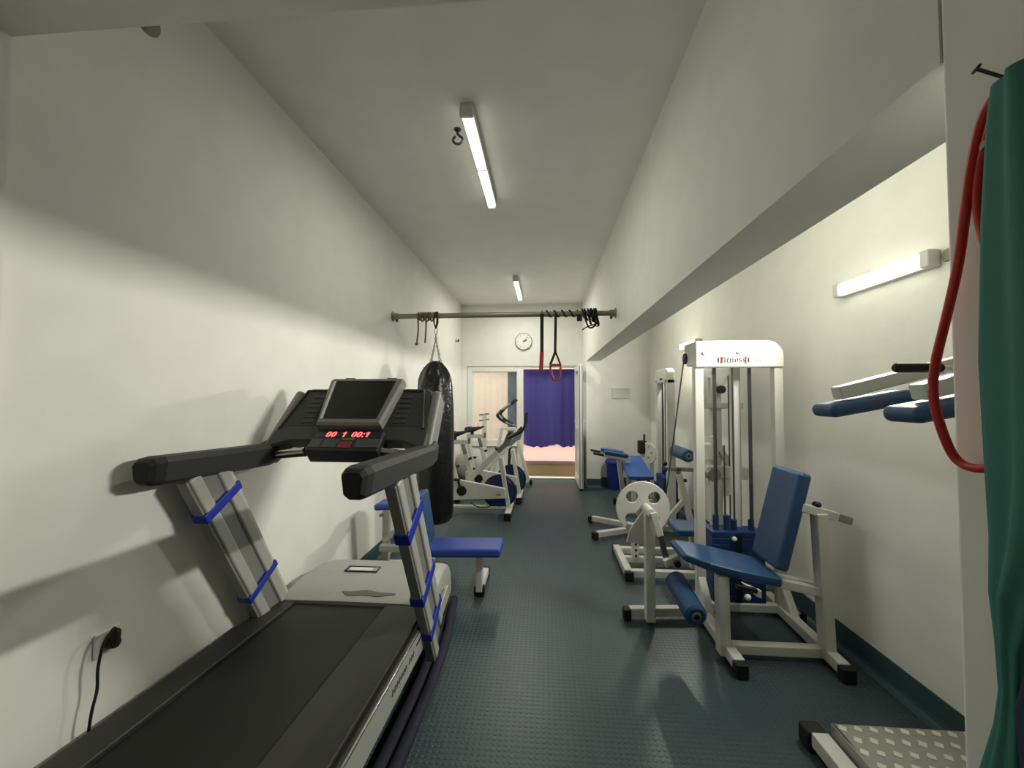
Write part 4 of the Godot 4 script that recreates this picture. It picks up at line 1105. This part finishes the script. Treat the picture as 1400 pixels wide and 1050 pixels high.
	pbar(t, "meter", "tray_grey", v3(-0.47, 1.0, zc), v3(-0.42, 1.05, zc), 0.12, 0.03, 0.01)
	st = S()
	for s in [-1.0, 1.0]:
		if tall: tube(st, [v3(-0.5, 1.06, zc), v3(-0.6, 1.1, zc + s * 0.12), v3(-0.75, 1.2, zc + s * 0.2), v3(-0.74, 1.27, zc + s * 0.22), v3(-0.5, 1.45, zc + s * 0.1)], 0.014, 8, 5)
		else: tube(st, [v3(-0.47, 0.96, zc), v3(-0.4, 1.0, zc + s * 0.14), v3(-0.29, 1.06, zc + s * 0.2), v3(-0.24, 1.14, zc + s * 0.2), v3(-0.225, 1.29, zc + s * 0.19)], 0.016, 8, 5)
	var hb := P(t, "handlebar", "steel" if tall else "black_rubber", st)
	if tall:
		st = S()
		for s in [-1.0, 1.0]:
			tube(st, [v3(-0.56, 1.08, zc + s * 0.07), v3(-0.7, 1.16, zc + s * 0.18), v3(-0.755, 1.235, zc + s * 0.215), v3(-0.7, 1.3, zc + s * 0.2)], 0.02, 8, 5)
			tube(st, [v3(-0.58, 1.39, zc + s * 0.135), v3(-0.5, 1.45, zc + s * 0.1)], 0.021, 8)
		P(hb, "foam_grip", "black_rubber", st)
	ptube(t, "cable", "black_rubber", [v3(-0.93, 0.16, zc + 0.1), v3(-0.86, 0.12, zc + 0.12), v3(-0.75, 0.1, zc + 0.1), v3(-0.66, 0.12, zc + 0.06)], 0.006)

func bikes() -> void:
	bike(Vector3.ZERO, "white exercise bike with blue flywheel and curved black handlebar behind the punching bag", false)
	bike(v3(0.09, 0, -0.78), "white exercise bike with tall bent handlebar between the other bike and window", true)
	# A-shaped stepper close to the back wall
	var t := thing("stepper", "white A-framed stepper in front of the back window frame", "gym machine", v3(-0.6, 0, -7.0))
	var w := "white_paint"
	pbar(t, "leg", w, v3(-0.5, 0.95, -6.95), v3(-0.27, 0.07, -7.0), 0.055, 0.05, 0.01, Vector3.BACK)
	pbar(t, "leg", w, v3(-0.72, 0.95, -6.95), v3(-0.88, 0.07, -6.95), 0.055, 0.05, 0.01, Vector3.BACK)
	pbar(t, "top_bar", w, v3(-0.74, 0.95, -6.95), v3(-0.48, 0.95, -6.95), 0.06, 0.05)
	pbar(t, "base_tube", w, v3(-0.9, 0.055, -7.0), v3(-0.25, 0.055, -7.0), 0.06, 0.06, 0.02)
	pbar(t, "cross_foot", w, v3(-0.62, 0.05, -7.25), v3(-0.62, 0.05, -6.75), 0.06, 0.05, 0.02)
	for x in [-0.23, -0.91]: pbox(t, "foot_cap", "black_rubber", v3(x, 0.045, -7.0), v3(0.05, 0.08, 0.085), 0.012)
	pcyl(t, "damper", "black_plastic", v3(-0.6, 0.25, -6.93), v3(-0.57, 0.75, -6.93), 0.025)
	var st := S(); sphere(st, v3(-0.45, 0.25, -6.93), 0.03, 12); P(t, "knob", "black_plastic", st)
	# post with pegs
	t = thing("peg_stand", "tall white post stand with two pairs of pegs beside the gym ball", "stand", v3(-0.965, 0, -6.6))
	pbar(t, "post", w, v3(-0.965, 0.03, -6.6), v3(-0.965, 1.22, -6.6), 0.065, 0.065)
	pbar(t, "foot", w, v3(-0.965, 0.03, -6.85), v3(-0.965, 0.03, -6.35), 0.07, 0.06)
	for y in [1.2, 1.11]:
		pcyl(t, "peg", "steel", v3(-1.05, y, -6.58), v3(-0.89, y + 0.02, -6.58), 0.013)
	# gym ball
	st = S(); sphere(st, v3(-1.235, 0.3, -7.1), 0.3, 36)
	var b := one("gym_ball", "ball", st, "large pale grey gym ball on the floor below the window", "ball")
	st = S()
	for k in 5: tube(st, ring_pts(v3(-1.235, 0.3 + (k - 2) * 0.05, -7.1), sqrt(0.3 * 0.3 - pow((k - 2) * 0.05, 2)) + 0.001, Vector3.UP, 40), 0.0022, 5, 0, true)
	P(b, "moulded_rib", "ball", st)

func chain(st: SurfaceTool, a: Vector3, b: Vector3, r: float, th: float) -> void:
	var d := b - a
	var n := int(d.length() / (r * 2.6))
	var f := frame_of(a, b, Vector3.BACK)
	for i in n:
		var c := a + d * (i + 0.5) / n
		var sidev := f.x if i % 2 == 0 else f.y
		var l := []
		for k in 10:
			var an := TAU * k / 10
			l.append(c + f.z * cos(an) * r * 1.7 + sidev * sin(an) * r)
		tube(st, l, th, 5, 0, true)

# the vinyl is drawn into pleats towards the top of the bag
func bag_radius(an: float, r: float, y: float) -> float:
	var pull := clampf((y - 1.35) / 0.35, 0.0, 1.0)
	var dr := 0.009 * pull * sin(an * 7.0 + 2.0 * bag_noise.get_noise_2d(y * 6.0, 1.0)) + 0.006 * bag_noise.get_noise_3d(cos(an) * 3.0, y * 4.0, sin(an) * 3.0)
	return maxf(0.0, r + dr * minf(1.0, r / 0.1))

func punching_bag() -> void:
	bag_noise.seed = 3; bag_noise.frequency = 1.0
	var x := -1.09
	var z := -4.05
	var t := thing("punching_bag", "shiny black punching bag hung by chains from the steel bar", "punching bag", v3(x, 0.245, z))
	var prof := []
	for p in [[0.0, 0.245], [0.09, 0.247], [0.14, 0.26], [0.172, 0.3], [0.183, 0.36], [0.184, 0.6], [0.183, 0.9], [0.184, 1.1], [0.185, 1.25], [0.182, 1.4], [0.178, 1.5], [0.174, 1.58], [0.165, 1.66], [0.145, 1.73], [0.11, 1.79], [0.075, 1.83], [0.05, 1.85], [0.03, 1.856], [0.0, 1.856]]:
		prof.append(Vector2(p[0], p[1]))
	var st := S()
	lathe(st, prof, Transform3D(Basis(), v3(x, 0, z)), 56, true)
	var body := P(t, "bag_body", "bag_vinyl", st)
	st = S(); tube(st, ring_pts(v3(x, 1.6, z), 0.168, Vector3.UP, 40), 0.006, 6, 0, true); P(body, "seam", "bag_vinyl", st)
	st = S()
	for k in 4:
		var an := TAU * k / 4 + 0.4
		tube(st, ring_pts(v3(x + cos(an) * 0.06, 1.855, z + sin(an) * 0.06), 0.014, v3(-sin(an), 0, cos(an)), 12), 0.003, 6, 0, true)
	P(t, "eyelet_ring", "steel", st)
	for k in 4:
		var an := TAU * k / 4 + 0.4
		st = S(); chain(st, v3(x + cos(an) * 0.06, 1.865, z + sin(an) * 0.06), v3(x, 2.08, z), 0.008, 0.0026)
		P(t, "chain", "steel", st)
	st = S(); chain(st, v3(x, 2.07, z), v3(x, 2.125, z), 0.01, 0.004); P(t, "swivel_link", "steel", st)
	st = S()
	var l := []
	for k in 14:
		var an := TAU * k / 14
		l.append(v3(x + sin(an) * 0.014, 2.158 + cos(an) * 0.034, z))
	tube(st, l, 0.0045, 6, 0, true); P(t, "carabiner", "chrome", st)
	st = S()
	tube(st, [v3(x, 2.19, z + 0.005), v3(x - 0.012, 2.25, z + 0.03), v3(x - 0.005, 2.32, z + 0.036), v3(x, 2.352, z), v3(x + 0.005, 2.32, z - 0.036), v3(x + 0.012, 2.25, z - 0.03), v3(x, 2.19, z)], 0.007, 8, 4)
	tube(st, [v3(x, 2.185, z + 0.01), v3(x + 0.02, 2.26, z + 0.034), v3(x + 0.016, 2.32, z + 0.036), v3(x + 0.016, 2.352, z), v3(x + 0.016, 2.32, z - 0.036), v3(x, 2.19, z - 0.005)], 0.007, 8, 4)
	P(t, "hanging_sling", "strap_black", st)

func bar_and_straps() -> void:
	var z := -4.05
	var y := 2.315
	var r := 0.026
	var t := thing("pull_up_bar", "long steel bar fixed across the room from wall to bulkhead", "bar", v3(-0.42, y, z))
	var st := S(); cyl(st, v3(XL, y, z), v3(XP, y, z), r, -1.0, 24); P(t, "tube", "bar_steel", st)
	for s in [[XL, 1.0], [XP, -1.0]]:
		st = S(); cyl(st, v3(s[0], y, z), v3(s[0] + s[1] * 0.012, y, z), 0.05, -1.0, 24, 0.003); cyl(st, v3(s[0] + s[1] * 0.01, y, z), v3(s[0] + s[1] * 0.06, y, z), 0.034, -1.0, 24, 0.003)
		var fl := P(t, "flange", "bar_steel", st)
		st = S(); cyl(st, v3(s[0] + s[1] * 0.045, y - 0.03, z), v3(s[0] + s[1] * 0.045, y - 0.055, z), 0.013, -1.0, 10, 0.002); P(fl, "set_screw", "nail", st)
	# rope wound on the bar
	var pts := []
	var n := 6
	for i in n * 10 + 1:
		var an := TAU * i / 10.0
		var rr := r + 0.011 + (0.012 if i % 20 > 12 else 0.0)
		pts.append(v3(-1.27 + 0.15 * i / (n * 10.0), y + cos(an) * rr - 0.003, z + sin(an) * rr))
	st = S(); tube(st, pts, 0.0085, 7)
	tube(st, [v3(-1.27, y - 0.02, z + 0.036), v3(-1.262, 2.25, z + 0.038), v3(-1.263, 2.15, z + 0.036), v3(-1.272, 2.06, z + 0.036), v3(-1.276, 2.03, z + 0.036)], 0.0085, 8, 4)
	tube(st, [v3(-1.19, y - 0.02, z + 0.036), v3(-1.18, 2.24, z + 0.04), v3(-1.184, 2.13, z + 0.038), v3(-1.19, 2.035, z + 0.036)], 0.0085, 8, 4)
	sphere(st, v3(-1.277, 2.028, z + 0.036), 0.017, 12)
	one("wound_rope", "rope", st, "brown rope wound round the steel bar with two hanging ends", "rope")
	# suspension straps
	t = thing("suspension_strap", "black strap with plain red lower end hanging straight from the steel bar", "strap", v3(-0.02, 1.767, z))
	st = S(); bar(st, v3(-0.022, 1.93, z + 0.03), v3(-0.02, y, z + 0.03), 0.034, 0.004, 0.0015, Vector3.BACK); tube(st, ring_pts(v3(-0.02, y, z), r + 0.006, Vector3.RIGHT, 16), 0.005, 6, 0, true, 3.2, Vector3.RIGHT); P(t, "webbing", "strap_black", st)
	st = S(); bar(st, v3(-0.03, 1.755, z + 0.03), v3(-0.022, 1.935, z + 0.03), 0.04, 0.01, 0.004, Vector3.BACK); P(t, "red_sleeve", "strap_red", st)
	t = thing("suspension_strap", "black strap splitting into a red foot loop below the steel bar", "strap", v3(0.11, 1.65, z))
	st = S()
	bar(st, v3(0.108, 1.93, z + 0.03), v3(0.115, y, z + 0.03), 0.026, 0.004, 0.0015, Vector3.BACK)
	bar(st, v3(0.112, 1.945, z + 0.03), v3(0.06, 1.81, z + 0.03), 0.024, 0.004, 0.0015, Vector3.BACK)
	bar(st, v3(0.108, 1.945, z + 0.03), v3(0.16, 1.81, z + 0.03), 0.018, 0.004, 0.0015, Vector3.BACK)
	P(t, "webbing", "strap_black", st)
	st = S()
	for k in 4:                                          # turns round the bar on the way to the bundle
		var cx: float = 0.02 + k * 0.075
		var l := []
		for i in 13:
			var an := TAU * i / 12.0
			l.append(v3(cx + 0.09 * i / 12.0, y + cos(an) * (r + 0.004), z + sin(an) * (r + 0.004)))
		tube(st, l, 0.0035, 6, 2, false, 3.6, v3(1, 0, 0))
	P(t, "wrapped_turns", "strap_black", st)
	st = S(); cyl(st, v3(0.052, 1.805, z + 0.03), v3(0.168, 1.805, z + 0.03), 0.014, -1.0, 12, 0.003); P(t, "handle_bar", "strap_red", st)
	st = S(); tube(st, [v3(0.06, 1.8, z + 0.03), v3(0.07, 1.73, z + 0.032), v3(0.085, 1.675, z + 0.034), v3(0.112, 1.655, z + 0.034), v3(0.14, 1.675, z + 0.034), v3(0.155, 1.73, z + 0.032), v3(0.162, 1.8, z + 0.03)], 0.011, 8, 4); P(t, "foot_loop", "strap_red", st)
	# bundle of strap over the bar
	t = thing("strap_bundle", "bundle of black webbing bunched over the steel bar near the bulkhead", "strap", v3(0.42, 2.15, z))
	st = S()
	for k in 7:
		var cx: float = 0.375 + k * 0.022 + rng.randf_range(-0.008, 0.008)
		var drop := rng.randf_range(0.05, 0.12)
		tube(st, [v3(cx, y + 0.04, z), v3(cx + 0.01, y + 0.01, z + 0.042), v3(cx + rng.randf_range(-0.02, 0.03), y - drop, z + 0.05), v3(cx + 0.03, y - drop * 1.05, z + 0.02), v3(cx + 0.02, y - 0.02, z - 0.04)], 0.0045, 6, 4, true, 3.0, v3(1, 0, 0))
	P(t, "webbing", "strap_black", st)
	st = S()
	tube(st, [v3(0.4, y - 0.05, z + 0.05), v3(0.41, y - 0.1, z + 0.055), v3(0.44, y - 0.15, z + 0.055), v3(0.49, y - 0.13, z + 0.055), v3(0.515, y - 0.06, z + 0.05), v3(0.5, y + 0.02, z + 0.04)], 0.007, 6, 4, false, 2.2)
	tube(st, [v3(0.37, 2.145, z + 0.055), v3(0.41, 2.17, z + 0.056), v3(0.46, 2.19, z + 0.056), v3(0.5, 2.2, z + 0.055)], 0.006, 6, 4, false, 2.0)
	P(t, "hanging_loop", "strap_black", st)
	st = S(); box(st, v3(0.345, y - 0.045, z + 0.03), v3(0.05, 0.07, 0.02), 0.004); P(t, "buckle", "black_plastic", st)

func small_things() -> void:
	# clock
	var c := v3(-0.373, 2.508, ZB)
	var t := thing("wall_clock", "round white wall clock with grey rim above the back doorway", "clock", c)
	O = Vector3.ZERO
	var st := S(); cyl(st, v3(0, 0, 0), v3(0, 0, 0.03), 0.15, -1.0, 40, 0.003); P(t, "case", "clock_rim", st)
	st = S(); tube(st, ring_pts(v3(0, 0, 0.03), 0.149, Vector3.BACK, 44), 0.008, 8, 0, true); P(t, "rim", "clock_rim", st)
	st = S(); cyl(st, v3(0, 0, 0.03), v3(0, 0, 0.033), 0.144, -1.0, 40); P(t, "dial", "clock_face", st)
	for k in 12:
		var an := TAU * k / 12
		st = S(); bar(st, v3(sin(an) * 0.105, cos(an) * 0.105, 0.034), v3(sin(an) * 0.128, cos(an) * 0.128, 0.034), 0.008, 0.002, 0.0006, Vector3.BACK); P(t, "hour_mark", "ink_grey", st)
	st = S(); bar(st, v3(-0.01, -0.012, 0.037), v3(0.075, 0.08, 0.037), 0.009, 0.002, 0.0006, Vector3.BACK); P(t, "minute_hand", "ink", st)
	st = S(); bar(st, v3(-0.01, -0.004, 0.039), v3(0.06, 0.022, 0.039), 0.012, 0.002, 0.0006, Vector3.BACK); P(t, "hour_hand", "ink", st)
	st = S(); cyl(st, v3(0, 0, 0.033), v3(0, 0, 0.043), 0.01, -1.0, 12); P(t, "pivot", "ink", st)
	# ceiling hook
	t = thing("ceiling_hook", "black iron hook screwed into the ceiling by the near lamp", "hook", v3(-0.545, HC, -2.52))
	O = Vector3.ZERO
	st = S(); cyl(st, v3(0, -0.008, 0), v3(0, 0, 0), 0.022, -1.0, 16, 0.002); P(t, "plate", "nail", st)
	st = S(); tube(st, [v3(0, 0, 0), v3(0, -0.03, 0), v3(0.012, -0.045, 0), v3(0.03, -0.06, 0), v3(0.028, -0.085, 0), v3(0.0, -0.098, 0), v3(-0.026, -0.082, 0), v3(-0.026, -0.06, 0), v3(-0.012, -0.048, 0)], 0.008, 8, 4); P(t, "hook", "nail", st)
	# wall hook near the back corner
	t = thing("wall_hook", "small metal hook high on the left wall near the back corner", "hook", v3(XL, 2.47, -7.05))
	O = Vector3.ZERO
	st = S(); cyl(st, Vector3.ZERO, v3(0.05, 0, 0), 0.008, -1.0, 10); cyl(st, v3(0, 0, 0), v3(0.006, 0, 0), 0.03, -1.0, 14); cyl(st, v3(0.045, -0.02, 0), v3(0.045, 0.03, 0), 0.014, -1.0, 10, 0.003); P(t, "hook", "nail", st)
	# socket with plug
	t = thing("wall_socket", "double white wall socket on the left wall above the treadmill deck", "socket", v3(XL, 0.64, -1.35))
	O = Vector3.ZERO
	st = S(); rbox(st, Transform3D(Basis(), v3(0.006, 0, 0)), v3(0.012, 0.085, 0.085), 0.006, 2); P(t, "cover_plate", "white_plastic", st)
	st = S(); cyl(st, v3(0.012, 0, 0), v3(0.014, 0, 0), 0.032, -1.0, 24); P(t, "socket_face", "lamp_body", st)
	t = thing("power_cord", "black plug in the wall socket with cord hanging behind the treadmill", "cord", v3(XL + 0.04, 0.64, -1.35))
	st = S()
	cyl(st, v3(XL + 0.014, 0.635, -1.352), v3(XL + 0.045, 0.638, -1.35), 0.02, 0.018, 18, 0.004)
	bar(st, v3(XL + 0.034, 0.625, -1.351), v3(XL + 0.04, 0.685, -1.35), 0.024, 0.028, 0.009, Vector3.RIGHT)
	P(t, "plug", "black_rubber", st)
	ptube(t, "cord", "black_rubber", [v3(XL + 0.04, 0.68, -1.35), v3(XL + 0.045, 0.694, -1.34), v3(XL + 0.05, 0.69, -1.325), v3(XL + 0.05, 0.66, -1.3), v3(XL + 0.048, 0.59, -1.287), v3(XL + 0.046, 0.52, -1.288), v3(XL + 0.044, 0.46, -1.276), v3(XL + 0.042, 0.4, -1.27), v3(XL + 0.03, 0.3, -1.28), v3(XL + 0.03, 0.1, -1.4), v3(XL + 0.05, 0.012, -1.6), v3(XL + 0.1, 0.01, -1.8)], 0.0045)
	# plate on the recess wall
	t = thing("wall_plate", "pale grey flat box on the wall above the blue bin", "wall box", v3(1.29, 1.55, ZR))
	O = Vector3.ZERO
	st = S(); box(st, v3(0, 0, 0.012), v3(0.29, 0.17, 0.024), 0.006); P(t, "box_cover", "poster", st)
	st = S(); box(st, v3(0, 0.095, 0.012), v3(0.31, 0.02, 0.03), 0.004); P(t, "top_ledge", "wall", st)
	# bin
	t = thing("waste_bin", "blue plastic waste bin with lid in the corner of the recess", "bin", v3(1.15, 0, -6.84))
	O = Vector3.ZERO
	st = S(); lathe(st, [Vector2(0.0, 0.0), Vector2(0.11, 0.0), Vector2(0.115, 0.01), Vector2(0.14, 0.4), Vector2(0.15, 0.405), Vector2(0.15, 0.43), Vector2(0.0, 0.431)], Transform3D(), 32); P(t, "bin_body", "bin_blue", st)
	st = S(); lathe(st, [Vector2(0.0, 0.5), Vector2(0.09, 0.495), Vector2(0.14, 0.47), Vector2(0.158, 0.44), Vector2(0.158, 0.42), Vector2(0.15, 0.42)], Transform3D(), 32); P(t, "lid", "bin_blue", st)
	# rolled dark cloth strips beside the treadmill
	for k in 2:
		st = S()
		var o: float = 0.0 if k == 0 else -0.062
		tube(st, [v3(-0.66 + o, 0.024, -3.0), v3(-0.635 + o, 0.025, -2.8), v3(-0.6 + o, 0.026, -2.5), v3(-0.585 + o, 0.026, -2.15), v3(-0.59 + o, 0.026, -1.8), v3(-0.6 + o, 0.026, -1.5), v3(-0.61 + o, 0.026, -1.1)], 0.024, 10, 6, false, 1.15)
		one("rolled_mat_strip", "purple_cloth", st, ["dark purple rolled cloth strip on the floor, outer one beside the treadmill", "dark purple rolled cloth strip on the floor tight against the treadmill"][k], "cloth strip", "cloth strips by the treadmill")

func near_things() -> void:
	# two nails in the wall face beside the opening
	for nn in [[v3(0.7, 1.955, -0.64), v3(0.652, 1.992, -0.655), "bent nail in the wall holding the red rubber tube"], [v3(0.7, 1.865, -0.638), v3(0.652, 1.872, -0.648), "small screw in the wall beside the teal curtain top"]]:
		var st0 := S(); cyl(st0, nn[0], nn[1], 0.0025, -1.0, 8); var d: Vector3 = (nn[1] - nn[0]).normalized(); cyl(st0, nn[1], nn[1] + d * 0.004, 0.007, -1.0, 12, 0.001)
		one("wall_nail", "nail", st0, nn[2], "nail")
	# red rubber tube looped over the nail
	var pts := [v3(0.676, 1.719, -0.673), v3(0.676, 1.787, -0.685), v3(0.676, 1.849, -0.681), v3(0.676, 1.929, -0.656), v3(0.676, 1.948, -0.633), v3(0.672, 1.938, -0.616), v3(0.672, 1.953, -0.641), v3(0.672, 1.928, -0.669), v3(0.672, 1.87, -0.687), v3(0.672, 1.794, -0.701), v3(0.672, 1.716, -0.715), v3(0.671, 1.637, -0.735), v3(0.651, 1.557, -0.735), v3(0.646, 1.502, -0.735), v3(0.658, 1.442, -0.735), v3(0.672, 1.397, -0.728), v3(0.672, 1.388, -0.694), v3(0.672, 1.402, -0.656)]
	var st := S(); tube(st, pts, 0.0068, 12, 6)
	one("rubber_tube", "red_rubber", st, "red rubber exercise tube looped on a nail beside the teal curtain", "exercise tube")
	# teal curtain gathered to one side
	st = S()
	var rows := []
	var fn := FastNoiseLite.new(); fn.seed = 21; fn.frequency = 1.0
	for s in [[1.945, -0.58, 0.03], [1.94, -0.575, 0.05], [1.9, -0.573, 0.06], [1.75, -0.57, 0.078], [1.55, -0.565, 0.094], [1.4, -0.57, 0.085], [1.3, -0.588, 0.062], [1.22, -0.618, 0.036], [1.15, -0.635, 0.02], [1.08, -0.638, 0.016], [1.03, -0.64, 0.02], [0.95, -0.64, 0.036], [0.8, -0.63, 0.05], [0.5, -0.62, 0.06], [0.28, -0.62, 0.062]]:
		var row := []
		for k in 61:
			var an := TAU * k / 60.0
			var fold: float = 1.0 + 0.11 * sin(an * 8.0 + fn.get_noise_2d(cos(an), s[0] * 0.5))
			row.append(v3(0.655 + cos(an) * minf(0.034, s[2] * 0.8) * fold, s[0], s[1] + sin(an) * s[2] * fold))
		rows.append(row)
	for i in rows.size(): rows[i][60] = rows[i][0]
	grid(st, rows, v3(0.655, 1.2, -0.6), true)
	one("teal_curtain", "teal_curtain", st, "teal curtain gathered and tied against the near right wall", "curtain")
	var t := thing("hanging_bag", "dark navy cloth bag with pale strap hanging beside the teal curtain", "bag", v3(0.632, 0.875, -0.52))
	st = S()
	var brows := []
	for s in [[0.84, 0.0], [0.842, 0.03], [0.86, 0.055], [0.95, 0.07], [1.05, 0.07], [1.1, 0.06], [1.125, 0.05], [1.13, 0.0]]:
		var row := []
		for k in 41:
			var an := TAU * k / 40.0
			var fo: float = 1.0 + 0.07 * sin(an * 5.0 + s[0] * 9.0)
			row.append(v3(0.632 + cos(an) * s[1] * 0.6 * fo, s[0] + 0.035, -0.52 + sin(an) * s[1] * 1.25 * fo))
		brows.append(row)
	grid(st, brows, v3(0.632, 1.0, -0.52), true)
	P(t, "bag_body", "navy_cloth", st)
	st = S(); tube(st, [v3(0.632, 1.15, -0.52), v3(0.634, 1.25, -0.5), v3(0.64, 1.4, -0.46), v3(0.66, 1.5, -0.44)], 0.003, 6, 4, false, 3.0); P(t, "strap", "beige_strap", st)
	st = S(); cyl(st, v3(0.64, 1.505, -0.44), v3(0.7, 1.5, -0.44), 0.006, -1.0, 10); P(t, "hook", "nail", st)
